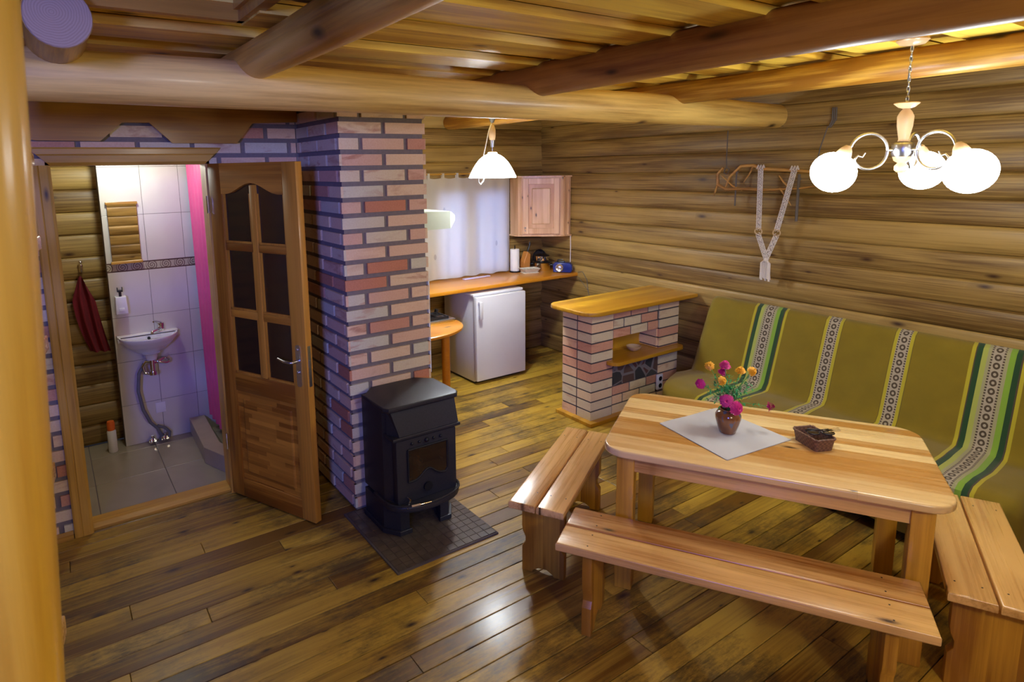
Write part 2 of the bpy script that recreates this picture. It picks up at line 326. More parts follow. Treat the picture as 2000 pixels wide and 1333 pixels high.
def vase_mat():
    m, t, N, L, B = nt('glazed_stoneware')
    tc = N.new('ShaderNodeTexCoord'); mp = N.new('ShaderNodeMapping'); mp.inputs['Scale'].default_value = (26, 26, 13); L.new(tc.outputs['Object'], mp.inputs[0])
    ns = nd(N, 'ShaderNodeTexNoise'); ns.inputs['Scale'].default_value = 1; ns.inputs['Detail'].default_value = 1; L.new(mp.outputs[0], ns.inputs['Vector'])
    c = ramp(N, L, ns.outputs['Fac'], [(.3, (.16, .055, .02)), (.57, (.27, .10, .03)), (.62, (.12, .12, .16)), (.8, (.16, .20, .26))])
    L.new(c, B.inputs['Base Color']); B.inputs['Roughness'].default_value = .18; B.inputs['Coat Weight'].default_value = .6; return m
vase_m = vase_mat()
def napkin_mat():
    m, t, N, L, B = nt('linen_napkin')
    tc = N.new('ShaderNodeTexCoord'); wv = nd(N, 'ShaderNodeTexWave', wave_type='BANDS', bands_direction='X'); wv.inputs['Scale'].default_value = 45; L.new(tc.outputs['Object'], wv.inputs['Vector'])
    L.new(mixc(N, L, math_(N, L, 'MULTIPLY', wv.outputs['Fac'], .35), (.58, .58, .58), (.42, .43, .44)), B.inputs['Base Color']); B.inputs['Roughness'].default_value = .9
    return m
napkin_m = napkin_mat()
def wicker_mat():
    m, t, N, L, B = nt('brown_wicker')
    tc = N.new('ShaderNodeTexCoord'); ck = nd(N, 'ShaderNodeTexChecker'); ck.inputs['Scale'].default_value = 95; L.new(tc.outputs['Object'], ck.inputs['Vector'])
    ns = nd(N, 'ShaderNodeTexNoise'); ns.inputs['Scale'].default_value = 60; L.new(tc.outputs['Object'], ns.inputs['Vector'])
    c = mixc(N, L, ck.outputs['Fac'], (.20, .10, .055), (.085, .04, .022))
    L.new(mixc(N, L, math_(N, L, 'MULTIPLY', ns.outputs['Fac'], .4), c, (.30, .17, .10)), B.inputs['Base Color']); B.inputs['Roughness'].default_value = .6
    return m
wicker_m = wicker_mat()
def endgrain_mat():
    m, t, N, L, B = nt('log_end_grain')
    tc = N.new('ShaderNodeTexCoord'); ns = nd(N, 'ShaderNodeTexNoise'); ns.inputs['Scale'].default_value = 9; ns.inputs['Detail'].default_value = 5; L.new(tc.outputs['Object'], ns.inputs['Vector'])
    sp = N.new('ShaderNodeSeparateXYZ'); L.new(tc.outputs['Object'], sp.inputs[0])
    r = math_(N, L, 'SQRT', math_(N, L, 'ADD', math_(N, L, 'POWER', math_(N, L, 'ADD', sp.outputs[0], .015), 2.), math_(N, L, 'POWER', math_(N, L, 'SUBTRACT', sp.outputs[2], .01), 2.)))
    r = math_(N, L, 'ADD', r, math_(N, L, 'MULTIPLY', ns.outputs['Fac'], .03))
    s = math_(N, L, 'MULTIPLY_ADD', math_(N, L, 'SINE', math_(N, L, 'MULTIPLY', r, 900.)), .5, .5)
    L.new(mixc(N, L, s, (.38, .25, .15), (.46, .32, .20)), B.inputs['Base Color']); B.inputs['Roughness'].default_value = .7
    return m
endgrain_m = endgrain_mat()

# ------------------------------------------------------------------ mesh helpers
class MB:
    def __init__(s): s.v = []; s.f = []; s.t = []; s.mi = []
    def add(s, vs, fs, tone=None, M=None, mi=0):
        if tone is None: tone = (random.random(), random.random(), random.random())
        b = len(s.v)
        for p in vs:
            p = Vector(p)
            if M is not None: p = M @ p
            s.v.append(p)
        for f in fs: s.f.append([b+i for i in f]); s.t.append(tone); s.mi.append(mi)
        return s
    def box(s, x0, x1, y0, y1, z0, z1, tone=None, M=None, mi=0):
        vs = [(x, y, z) for x in (x0, x1) for y in (y0, y1) for z in (z0, z1)]
        return s.add(vs, [(0, 1, 3, 2), (4, 6, 7, 5), (0, 4, 5, 1), (2, 3, 7, 6), (0, 2, 6, 4), (1, 5, 7, 3)], tone, M, mi)
    def bbox(s, x0, x1, y0, y1, z0, z1, b=.004, tone=None, M=None):      # box with chamfered edges
        pts = []; 
        bm = bmesh.new(); bmesh.ops.create_cube(bm, size=1)
        for v in bm.verts: v.co = Vector(((x0+x1)/2+v.co.x*(x1-x0), (y0+y1)/2+v.co.y*(y1-y0), (z0+z1)/2+v.co.z*(z1-z0)))
        bmesh.ops.bevel(bm, geom=bm.edges[:], offset=b, segments=2, affect='EDGES', profile=.5)
        bm.verts.index_update(); s.add([v.co.copy() for v in bm.verts], [[v.index for v in f.verts] for f in bm.faces], tone, M); bm.free(); return s
    def prism(s, poly, z0, z1, tone=None, M=None, b=0, plane='xy'):       # poly extruded; plane 'xz' extrudes along y, 'yz' along x
        n = len(poly)
        def P(a, b_, c): return (a, b_, c) if plane == 'xy' else (a, c, b_) if plane == 'xz' else (c, a, b_)
        if not b:
            vs = [P(p[0], p[1], z0) for p in poly]+[P(p[0], p[1], z1) for p in poly]
            fs = [list(range(n))[::-1], [n+i for i in range(n)]]+[(i, (i+1) % n, n+(i+1) % n, n+i) for i in range(n)]
            s.add(vs, fs, tone, M); return s
        bm = bmesh.new(); a = [bm.verts.new(P(p[0], p[1], z0)) for p in poly]; c = [bm.verts.new(P(p[0], p[1], z1)) for p in poly]
        f0 = bm.faces.new(a[::-1]); f1 = bm.faces.new(c)
        for i in range(n): bm.faces.new((a[i], a[(i+1) % n], c[(i+1) % n], c[i]))
        bmesh.ops.recalc_face_normals(bm, faces=bm.faces[:])
        ed = [e for e in f0.edges]+[e for e in f1.edges]
        bmesh.ops.bevel(bm, geom=ed, offset=b, segments=3, affect='EDGES', profile=.5)
        bm.verts.index_update(); s.add([v.co.copy() for v in bm.verts], [[v.index for v in f.verts] for f in bm.faces], tone, M); bm.free(); return s
    def lathe(s, prof, n=32, tone=None, M=None, cx=0, cy=0, sx=1, sy=1):
        vs = []; fs = []; k = len(prof)
        for i in range(n):
            a = 2*math.pi*i/n
            for r, z in prof: vs.append((cx+r*math.cos(a)*sx, cy+r*math.sin(a)*sy, z))
        for i in range(n):
            j = (i+1) % n
            for q in range(k-1): fs.append((i*k+q, j*k+q, j*k+q+1, i*k+q+1))
        if prof[0][0] > 1e-5: fs.append([i*k for i in range(n)][::-1])
        if prof[-1][0] > 1e-5: fs.append([i*k+k-1 for i in range(n)])
        return s.add(vs, fs, tone, M)
    def tube(s, pts, r, n=10, tone=None, M=None, cap=True, wob=0, cyclic=False):
        pts = [Vector(p) for p in pts]; rs = r if isinstance(r, (list, tuple)) else [r]*len(pts)
        vs = []; fs = []; up = None; m = len(pts)
        for i, p in enumerate(pts):
            if cyclic: d = pts[(i+1) % m]-pts[i-1]
            else: d = pts[min(i+1, m-1)]-pts[max(i-1, 0)]
            d = d.normalized() if d.length > 1e-9 else Vector((0, 0, 1))
            if up is None:
                up = Vector((0, 0, 1)) if abs(d.z) < .9 else Vector((1, 0, 0))
            u = (up-d*up.dot(d)).normalized(); w = d.cross(u); up = u
            for k in range(n):
                a = 2*math.pi*k/n; rr = rs[i]*(1+(random.random()-.5)*wob)
                vs.append(p+u*math.cos(a)*rr+w*math.sin(a)*rr)
        for i in range(m if cyclic else m-1):
            for k in range(n):
                k2 = (k+1) % n; i2 = (i+1) % m
                fs.append((i*n+k, i*n+k2, i2*n+k2, i2*n+k))
        if cap and not cyclic: fs.append(list(range(n))[::-1]); fs.append([(m-1)*n+k for k in range(n)])
        return s.add(vs, fs, tone or (.5, random.random(), .5), M)
    def ball(s, c, r, n=20, m=12, sx=1, sy=1, sz=1, tone=None, M=None):
        prof = [(max(1e-6, r*math.sin(math.pi*i/m)), -r*math.cos(math.pi*i/m)*sz) for i in range(m+1)]
        T = Matrix.Translation(c); return s.lathe(prof, n, tone, (M @ T) if M is not None else T, sx=sx, sy=sy)
    def grid(s, fn, nu, nv, tone=None, M=None, thick=0):
        vs = [fn(i/nu, j/nv) for i in range(nu+1) for j in range(nv+1)]
        fs = [(i*(nv+1)+j, (i+1)*(nv+1)+j, (i+1)*(nv+1)+j+1, i*(nv+1)+j+1) for i in range(nu) for j in range(nv)]
        return s.add(vs, fs, tone, M)
    def build(s, name, mat, parent=None, smooth=40, loc=(0, 0, 0), rot=None, mods=None):
        me = bpy.data.meshes.new(name); me.from_pydata([tuple(v) for v in s.v], [], s.f); me.update()
        for m in (mat if isinstance(mat, (list, tuple)) else [mat]): me.materials.append(m)
        at = me.attributes.new('tone', 'FLOAT_COLOR', 'CORNER')
        i = 0; buf = []
        for f, t in zip(s.f, s.t): buf += [t[0], t[1], t[2], 1.]*len(f)
        at.data.foreach_set('color', buf)
        for p, mi in zip(me.polygons, s.mi): p.material_index = mi
        bm = bmesh.new(); bm.from_mesh(me); bmesh.ops.recalc_face_normals(bm, faces=bm.faces[:]); bm.to_mesh(me); bm.free()
        if smooth:
            me.polygons.foreach_set('use_smooth', [True]*len(me.polygons)); me.set_sharp_from_angle(angle=R(smooth))
        o = bpy.data.objects.new(name, me); COL.objects.link(o); o.location = loc
        if rot: o.rotation_euler = rot
        if parent: o.parent = parent
        return o
def split(mb, name, mat, parent=None, smooth=40, **k):
    # builds every separate piece of a mesh as a part of its own
    n = len(mb.v); par = list(range(n))
    def find(a):
        while par[a] != a: par[a] = par[par[a]]; a = par[a]
        return a
    for f in mb.f:
        for q in f[1:]: par[find(q)] = find(f[0])
    gr = {}
    for i in range(n): gr.setdefault(find(i), []).append(i)
    bx = [[g, [min(mb.v[i][a] for i in g)-.0015 for a in range(3)], [max(mb.v[i][a] for i in g)+.0015 for a in range(3)]] for g in gr.values()]
    ch = True
    while ch:
        ch = False
        for a in range(len(bx)):
            for c in range(a+1, len(bx)):
                if all(bx[a][1][q] <= bx[c][2][q] and bx[c][1][q] <= bx[a][2][q] for q in range(3)):
                    bx[a] = [bx[a][0]+bx[c][0], [min(x, y) for x, y in zip(bx[a][1], bx[c][1])], [max(x, y) for x, y in zip(bx[a][2], bx[c][2])]]; bx.pop(c); ch = True; break
            if ch: break
    out = []
    for g, _, _ in bx:
        st_ = set(g); mp = {o_: i for i, o_ in enumerate(g)}; m2 = MB(); m2.v = [mb.v[i] for i in g]
        for f, t, mi in zip(mb.f, mb.t, mb.mi):
            if f[0] in st_: m2.f.append([mp[i] for i in f]); m2.t.append(t); m2.mi.append(mi)
        out.append(m2.build(name, mat, parent, smooth, **k))
    return out
def tag(o, label, cat, group=None):
    o['label'] = label; o['category'] = cat
    if group: o['group'] = group
    return o
def thing(name, label, cat, loc=(0, 0, 0), rz=0, group=None):
    o = bpy.data.objects.new(name, None); COL.objects.link(o); o.location = loc; o.rotation_euler = (0, 0, rz); o.empty_display_size = .1
    return tag(o, label, cat, group)
def struct(o, label=None):
    o['kind'] = 'structure'
    if label: o['label'] = label
    return o
def lab(o, l): o['label'] = l; return o
def rrect(x0, x1, y0, y1, r, n=6, rs=None):
    out = []; rs = rs or (r, r, r, r)
    for (cx, cy, a0), r_ in zip(((x1, y1, 0), (x0, y1, 90), (x0, y0, 180), (x1, y0, 270)), rs):
        sx = -1 if cx == x1 else 1; sy = -1 if cy == y1 else 1
        if r_ < 1e-4: out.append((cx, cy)); continue
        for i in range(n+1):
            a = R(a0+90*i/n); out.append((cx+sx*r_+r_*math.cos(a), cy+sy*r_+r_*math.sin(a)))
    return out

# ================================================================== SETTING
# floor boards along X
b = MB(); y = -2.0; k = 0
while y < 5.22:
    w = .113; x = -3+random.random()*-1.5
    while x < 4.55:
        ln = random.uniform(1.3, 3.2); x1 = min(x+ln, 4.55)
        if y > 3.88 and y < 5.2:      # floor stops at the bathroom
            xa = max(x, 1.62)
        else: xa = x
        if x1 > xa+.05:
            b.bbox(xa+.001, x1-.001, y+.0018, y+w-.0018, -.03, 0, .0025, (random.random(), random.random(), 0))
        x = x1
    y += w; k += 1
struct(b.build('floor', floor_m, smooth=0))
struct(MB().box(-3.2, 4.6, -2.1, 5.3, -.09, -.031).build('trim_1', mortar2_m, smooth=0), 'dark subfloor beneath the boards')

# log walls
def logs(along, a0, a1, plane, sign, z0, zs, rbulge=.027, gaps=(), n=46):
    b = MB()
    for i in range(len(zs)-1):
        za, zb = zs[i], zs[i+1]; tn = (random.random(), random.random(), 0); ph = random.random()*6
        rngs = [(a0, a1)]
        for (g0, g1, gz0, gz1) in gaps:
            if zb > gz0+.02 and za < gz1-.02:
                rngs = [q for (p0, p1) in rngs for q in ((p0, min(p1, g0)), (max(p0, g1), p1)) if q[1]-q[0] > .01]
        for (p0, p1) in rngs:
            def fn(u, v):
                s = p0+(p1-p0)*u; ang = math.pi*v
                wob = .005*math.sin(s*1.7+ph)+.003*math.sin(s*4.1+ph*2)
                h = rbulge*math.sin(ang)**.75+wob*math.sin(ang); z = za+(zb-za)*(.5-.5*math.cos(ang))+.006*math.sin(s*1.1+ph)*math.sin(ang)
                return (s, plane+sign*h, z) if along == 'x' else (plane+sign*h, s, z)
            b.grid(fn, n, 12, tn)
    x = [(za+zb)/2 for za, zb in zip(zs, zs[1:])]
    return b
ZS = [0, .17, .34, .50, .66, .82, .985, 1.135, 1.29, 1.45, 1.61, 1.765, 1.92, 2.08, 2.24, 2.40, 2.58]
wr = logs('y', -2.0, 5.24, 4.522, -1, 0, ZS, rbulge=.024)
wr.box(4.53, 4.62, -2.0, 5.3, 0, 2.58)
struct(wr.build('wall_right', log_y, smooth=50))
ZB = [0, .15, .31, .46, .62, .78, .93, 1.09, 1.25, 1.41, 1.57, 1.73, 1.89, 2.05, 2.21, 2.37, 2.58]
WX0, WX1, WZ0, WZ1 = 3.10, 3.97, .93, 1.88
wb = logs('x', -.9, 4.53, 5.23, -1, 0, ZB, gaps=((WX0, WX1, WZ0, WZ1),), n=60)
wb.box(-.9, WX0, 5.23, 5.32, 0, 2.58); wb.box(WX1, 4.6, 5.23, 5.32, 0, 2.58); wb.box(WX0, WX1, 5.23, 5.32, 0, WZ0); wb.box(WX0, WX1, 5.23, 5.32, WZ1, 2.58)
struct(wb.build('wall_back', log_x, smooth=50))
wf = logs('x', -.6, 4.53, -1.75, 1, 0, ZS); wf.box(-.6, 4.6, -1.84, -1.75, 0, 2.58)
struct(wf.build('wall_front', log_x, smooth=50))
# kitchen window: frame, mullion, panes
wn = thing('window_1', 'kitchen window behind the thin curtain', 'window', (0, 0, 0)); del wn['category']; struct(wn)
f = MB()
for a in ((WX0, WX0+.06, WZ0, WZ1), (WX1-.06, WX1, WZ0, WZ1), (WX0, WX1, WZ0, WZ0+.05), (WX0, WX1, WZ1-.14, WZ1), (3.47, 3.57, WZ0, WZ1)):
    f.box(a[0], a[1], 5.24, 5.30, a[2], a[3])
f.build('window_frame', case_z, wn, 0)
MB().box(WX0+.05, WX1-.05, 5.268, 5.272, WZ0+.04, WZ1-.1).build('pane', clear_m, wn, 0)

# brick faces built of single bricks over mortar
def bricks(b, x0, x1, z0, z1, y, course=.0868, L_=.255, j=.026, off=0, holes=(), dirx=True, cutter=None, dep=.012, xx=None):
    z = z0; k = 0
    while z < z1-.02:
        s = x0 - (off if k % 2 else 0)+ (0 if k % 2 else -.0)
        s = x0-(L_*.5+j*.5 if k % 2 == 0 else 0)-off
        while s < x1:
            a, c = max(s, x0), min(s+L_, x1)
            zt = min(z+course-j, z1)
            ok = c-a > .02
            for (h0, h1, g0, g1) in holes:
                if zt > g0 and z < g1:
                    if a >= h0 and c <= h1: ok = False
                    elif a < h0 < c: c = h0
                    elif a < h1 < c: a = h1
            if ok and c-a > .015:
                q = random.random(); tn = (q*.75 if random.random() < .8 else random.choice((0., .9, 1.)), random.random(), random.random())
                d = dep+random.uniform(-.002, .002)
                if dirx: b.box(a, c, y-d, y+.002, z, zt, tn)
                else: b.box(y-d, y+.002, a, c, z, zt, tn)
            s += L_+j
        z += course; k += 1
# chimney breast
CH = thing('brick_chimney', 'tall brick chimney breast behind the black stove', 'chimney', (1.625, 3.56, 0)); cx_, cy_ = 1.625, 3.56
b = MB(); bricks(b, 1.355-cx_, 1.893-cx_, .022, 2.5, 3.232-cy_); bricks(b, 3.22-cy_, 3.884-cy_, .022, 2.5, 1.367-cx_, dirx=False, off=.09)
b2 = MB(); 
bb = MB(); bricks(bb, 3.22-cy_, 3.884-cy_, .022, 2.5, 0, dirx=False)
for i, v in enumerate(bb.v): v.x = 1.881-cx_ - v.x
for fcs, t in zip(bb.f, bb.t): pass
b.add(bb.v, bb.f, (.4, .5, .5)); b.build('brickwork', brick_m, CH, 0)
MB().box(1.367-cx_, 1.881-cx_, 3.232-cy_, 3.884-cy_, 0, 2.5).build('mortar', mortar_m, CH, 0)
# brick partition with the bathroom door opening
b = MB(); bricks(b, -1.6, 1.352, .022, 2.5, 3.90, holes=((.03, .83, -.1, 2.065),), off=.03)
w_ = MB(); w_.box(-1.6, .03, 3.90, 4.0, 0, 2.5, mi=1); w_.box(.83, 1.9, 3.90, 4.0, 0, 2.5, mi=1); w_.box(.03, .83, 3.90, 4.0, 2.06, 2.5, mi=1)
w_.add(b.v, b.f, None); w_.t = w_.t[:18]+b.t; 
struct(w_.build('wall_left', [brick_m, mortar_m], smooth=0))
# partition between bathroom and kitchen, bathroom side walls and ceiling
bk = logs('y', 4.0, 5.2, 1.74, 1, 0, ZB, n=10); bk.box(1.62, 1.74, 4.0, 5.23, 0, 2.5)
struct(bk.build('wall_kitchen', log_y, smooth=50))
bl = logs('y', 4.0, 5.2, -.42, 1, 0, ZB, n=10); bl.box(-.5, -.42, 4.0, 5.23, 0, 2.5)
struct(bl.build('wall_bathroom', log_y, smooth=50))
# bathroom floor tiles
b = MB()
xs = [-.5, .098, .515, .93, 1.34, 1.62]; ys = [4.0, 4.2, 4.62, 5.06, 5.2]
ys = [3.99, 4.93-.44*2, 4.93-.44, 4.93, 5.2]
for i in range(len(xs)-1):
    for j in range(len(ys)-1):
        b.bbox(xs[i]+.002, xs[i+1]-.002, ys[j]+.002, ys[j+1]-.002, -.02, 0, .0015)
b.box(-.5, 1.62, 3.99, 5.2, -.03, -.004, mi=1)
struct(b.build('floor_bathroom', [ftile_m, grout_m], smooth=0))
# bathroom wall tile panel
tp = thing('wall_tile_panel', 'white tiled panel on the bathroom log wall behind the sink', 'tiles', (.9, 5.03, 0))
b = MB(); ox, oy = .9, 5.03
cols = [.33, .595, .848, 1.10, 1.352, 1.605]; rows = [0, .31, .64, .971, 1.303, 'b', 1.368, 1.706, 2.043, 2.37]
for i in range(5):
    z = 0
    for (za, zb) in ((.0, .31), (.31, .64), (.64, .971), (.971, 1.303), (1.368, 1.706), (1.706, 2.043), (2.043, 2.38)):
        b.bbox(cols[i]+.0012-ox, cols[i+1]-.0012-ox, 0, .012, za+.0012, zb-.0012, .001)
b.build('tiles', wtile_m, tp, 0)
b = MB(); b.box(.33-ox, 1.605-ox, .001, .012, 1.303, 1.368); o = b.build('border_tiles', border_m, None, 0, loc=(0, 0, 0))
for v in o.data.vertices: v.co.x += ox; v.co.y += oy
o.parent = tp; o.matrix_parent_inverse = Matrix.Translation((-ox, -oy, 0)); lab(o, 'narrow border tiles with brown scroll pattern')
MB().box(.332-ox, 1.605-ox, .004, .15, .0, 2.38).build('backing', grout_m, tp, 0)
struct(MB().box(-.5, 1.74, 3.98, 5.25, 2.42, 2.46).build('ceiling_bathroom', upper_m, smooth=0))
# skirting
struct(MB().prism([(0, 0), (.018, 0), (.018, .03), (.006, .045), (0, .045)], -1.6, -.045, plane='yz', M=Matrix.Translation((0, 3.885, 0)) @ Matrix.Scale(-1, 4, (0, 1, 0))).build('baseboard_left', case_x, smooth=0))

# ceiling boards, board on board, along X, with the stair opening
b = MB(); y = -1.9; k = 0
HX0, HX1, HY1 = -1.7, .64, 2.30
while y < 5.2:
    for (yy, w, z, th) in ((y, .235, 2.498, .032), (y+.2, .20, 2.531, .026)):
        rg = [(-3.0, 4.52)]
        if yy < HY1: rg = [(HX1, 4.52)]
        for (xa, xb) in rg:
            tn = (random.random(), random.random(), 0)
            ye = yy+w
            if yy < HY1 < ye: yy2 = yy
            prof = [(yy, z+th), (yy+.006, z), (ye-.006, z), (ye, z+th)]
            n = 40; vs = []; fs = []; p1, p2 = random.random()*6, random.random()*6
            for i in range(n+1):
                x = xa+(xb-xa)*i/n; d1 = .006*math.sin(x*2.3+p1)+.003*math.sin(x*6+p2); d2 = .006*math.sin(x*1.9+p2)
                if th < .03: d1 = d2 = 0
                vs += [(x, yy+d1, z+th), (x, yy+.008+d1, z), (x, ye-.008+d2, z), (x, ye+d2, z+th)]
            for i in range(n):
                for q in range(4): fs.append((i*4+q, i*4+(q+1) % 4, (i+1)*4+(q+1) % 4, (i+1)*4+q))
            fs += [(0, 1, 2, 3), (n*4, n*4+3, n*4+2, n*4+1)]
            b.add(vs, fs, tn)
    y += .40
struct(b.build('ceiling', plank_x, smooth=0))
struct(MB().box(-3, 4.6, 2.28, 5.3, 2.56, 2.60).box(HX1, 4.6, -1.9, 2.28, 2.56, 2.60).build('ceiling_upper', plank_x, smooth=0))
# trim around the stair opening
tr = MB(); tr.box(-1.7, .64, 2.285, 2.32, 2.505, 2.565); tr.build
struct(tr.build('trim_2', fascia_m, smooth=0), 'board along the far edge of the stair opening')
struct(MB().box(.62, .66, -1.7, 2.32, 2.505, 2.59).box(.605, .62, -1.7, 2.285, 2.54, 2.60).build('trim_3', fascia_m, smooth=0), 'stepped board beside the stair opening')
b = MB()
for i in range(14): b.box(-3+i*.55+.004, -3+(i+1)*.55-.004, -3, 5.4, 3.9, 3.93)
struct(b.build('ceiling_attic', upper_m, smooth=0))

# ------------------------------------------------------------------ beams
def log_tube(p0, p1, r0, r1, n=60, sides=28, wav=.05, seed=0):
    b = MB(); rnd = random.Random(seed); ph = [rnd.random()*6 for _ in range(6)]
    pts = []; rs = []
    p0, p1 = Vector(p0), Vector(p1); L_ = (p1-p0).length; d = (p1-p0).normalized()
    u = Vector((0, 0, 1)) if abs(d.z) < .9 else Vector((1, 0, 0)); w = d.cross(u)
    for i in range(n+1):
        t = i/n; s = t*L_
        pts.append(p0+(p1-p0)*t+w*.004*math.sin(s*1.9+ph[0])+u*.003*math.sin(s*2.3+ph[1]))
        rs.append((r0+(r1-r0)*t)*(1+wav*(.5*math.sin(s*2.7+ph[2])+.3*math.sin(s*6.1+ph[3]))))
    b.tube(pts, rs, sides, (rnd.random(), rnd.random(), 0)); return b
def beam(name, label, p0, p1, r0, r1, mat, seed, wav=.05):
    c = Vector(p0)
    o = log_tube((0, 0, 0), Vector(p1)-c, r0, r1, seed=seed, wav=wav).build(name, mat, None, 55, loc=c)
    return tag(o, label, 'beam', 'ceiling log beams')
beam('log_beam', 'long round log crossing the room under the ceiling, touching the chimney top', (-.35, 2.62, 2.335), (4.50, 2.62, 2.325), .092, .086, beam_x, 1)
beam('log_beam', 'reddish brown ceiling log over the table, left of the chandelier', (2.2, 5.2, 2.44), (2.2, -1.7, 2.44), .083, .085, beam_red, 2, .02)
beam('log_beam', 'yellowish ceiling log just behind the chandelier chain', (3.335, 5.2, 2.424), (3.33, -1.7, 2.43), .068, .066, beam_y, 3, .03)
beam('log_beam', 'short thick purplish ceiling log at upper left above the open door', (.745, 3.84, 2.424), (.745, -1.7, 2.424), .070, .075, beam_y, 4, .02)
st = thing('log_beam', 'sawn-off log end facing the camera at the top left corner', 'beam', (.092, 2.20, 2.445), 0, 'ceiling log beams')
log_tube((0, 1.64, 0), (0, 0.004, 0), .084, .087, n=30, seed=5, wav=.02).build('log', beam_y, st, 55)
e = MB(); e.tube([(0, .004, 0), (0, .0, 0)], [.087, .0845], 28); lab(e.build('end_face', endgrain_m, st, 40), 'pale sawn face with growth rings')
# post in the left foreground
p = log_tube((-.178, .70, 0), (-.050, .70, 2.6), .074, .072, n=50, seed=11, wav=.02)
for v in p.v: v.x += .0; 
tag(p.build('log_post', post_z, None, 55), 'upright varnished log post filling the left edge, close to the camera', 'post')
# stairs behind the post
sc = thing('staircase', 'open wooden stair treads just showing behind the foreground post', 'stairs', (-.5, 1.5, 0))
for k, (X, Y, Z) in enumerate(((-.068, 1.62, .985), (-.058, 2.0, 1.212), (-.043, 2.4, 1.485), (-.031, 2.8, 1.775), (-.022, 3.2, 2.09))):
    X += .012; b = MB(); b.prism([(X+.5-.95, Y-1.5), (X+.5, Y-1.5), (X+.5-.028, Y-1.5-.20), (X+.5-.035, Y-1.5-.26), (X+.5-.95, Y-1.5-.26)], Z-.05, Z, (.5, k*.2, 0), b=.006)
    b.build('tread', bench_x, sc, 30)
MB().prism([(-.35, .6), (1.9, 2.15), (1.9, 2.4), (-.35, .85)], -.62, -.58, plane='yz').build('stringer', case_x, sc, 0)
MB().prism([(-.35, .6), (1.9, 2.15), (1.9, 2.4), (-.35, .85)], -.1, -.06, plane='yz', M=Matrix.Translation((-.12, 0, 0))).build('stringer', case_x, sc, 0)
tag(MB().bbox(-.20, -.058, 3.872, 3.886, 1.42, 1.565, .001).build('wall_card', teal_m, None, 0), 'small teal card on the brick wall beside the door frame, behind the post', 'card')

# fascia boards above the bathroom door
b = MB(); T = (.4, .3, 0)
poly = [(-1.4, 2.46), (-1.4, 2.17), (-.2, 2.21), (0.0, 2.17), (.287, 2.168), (.397, 2.266), (.529, 2.268), (.636, 2.16), (.985, 2.16), (1.083, 2.278), (1.353, 2.29), (1.353, 2.46)]
b.prism(poly, 3.845, 3.87, T, plane='xz')
tag(b.build('scalloped_fascia', fascia_m, None, 0), 'orange brown board with stepped lower edge above the bathroom doorway', 'board')

# ------------------------------------------------------------------ door frame + leaf
dfr = thing('door_1', 'pine frame of the bathroom doorway', 'door', (.43, 3.9, 0)); del dfr['category']; struct(dfr)
ox = .43
def casing_prof(w, d=.020): return [(0, 0), (0, d*.8), (w*.1, d), (w*.38, d), (w*.42, d*.85), (w*.46, d), (w*.84, d*.92), (w, d*.5), (w, 0)]
b = MB(); b.prism([(-.041-ox+a, -.012-c) for a, c in casing_prof(.093)], 0, 2.045, (.5, .2, 0)); b.build('casing', case_z, dfr, 20)
b = MB(); b.prism([(.897-ox-a, -.012-c) for a, c in casing_prof(.093)], 0, 2.045, (.4, .6, 0)); b.build('casing', case_z, dfr, 20)
b = MB(); pr = casing_prof(.093); vs = []; 
for x0, m in ((-.041, 1), (.897, -1)):
    for a, c in pr: vs.append((x0-ox+m*a, -.012-c, 2.137-a))
n = len(pr); b.add(vs, [(i, (i+1) % n, n+(i+1) % n, n+i) for i in range(n)]+[list(range(n)), list(range(n, 2*n))], (.6, .9, 0)); b.build('casing_head', case_x, dfr, 20)
b = MB(); b.box(.03-ox, .052-ox, -.012, .12, 0, 2.06); b.box(.805-ox, .83-ox, -.012, .12, 0, 2.06); split(b, 'jamb', case_z, dfr, 0)
MB().box(.03-ox, .83-ox, -.012, .12, 2.042, 2.066).build('jamb_head', case_x, dfr, 0)
b = MB(); b.prism([(0.0, 0), (0, .014), (.04, .022), (.13, .022), (.13, 0)], .052-ox, .805-ox, (.6, .1, 0), plane='yz'); b.build('threshold', case_x, dfr, 0)
b = MB(); b.tube([(.8-ox, -.03, 1.76), (.8-ox, -.03, 1.86)], .008); b.tube([(.8-ox, -.03, .3), (.8-ox, -.03, .4)], .008); split(b, 'hinge', chrome_m, dfr)

ang = math.atan2(3.252-3.872, 1.094-.812)
dl = thing('open_door', 'open brown wooden door with six smoked glass panes, in front of the brick wall', 'door', (.812, 3.868, 0), ang)
DW = .715; TH = .045
# local: x along leaf, face toward camera is -y side (right-hand side of direction)
def dbox(x0, x1, z0, z1, y0=0, y1=TH, tn=None, bev=.003): return MB().bbox(x0, x1, y0, y1, z0, z1, bev, tn)
dbox(0, .105, .01, 2.045).build('stile', door_z, dl, 30)
dbox(.61, DW, .01, 2.045).build('stile', door_z, dl, 30)
b = MB(); arch = [(.105, 2.045), (.105, 1.875)]
for i in range(13):
    t = i/12; x = .105+.505*t; s = abs(t-.5)*2; arch.append((x, 1.872+.062*(0.5+.5*math.cos(math.pi*min(1, s*1.15)))))
arch += [(.61, 1.875), (.61, 2.045)]
b.prism(arch, 0, TH, (.5, .4, 0), plane='xz'); b.build('top_rail', door_x, dl, 0)
dbox(.105, .61, .70, .81).build('lock_rail', door_x, dl, 30); dbox(.105, .61, .01, .13).build('bottom_rail', door_x, dl, 30)
b = MB(); b.bbox(.34, .385, .002, TH-.002, .81, 1.925, .006, (.8, .2, 0))
b.build('mullion', door_z, dl, 30)
for z in (1.175, 1.57):
    for (x0, x1) in ((.105, .34), (.385, .61)): dbox(x0, x1, z-.023, z+.023, .004, TH-.004, None, .006).build('glazing_bar', door_x, dl, 30)
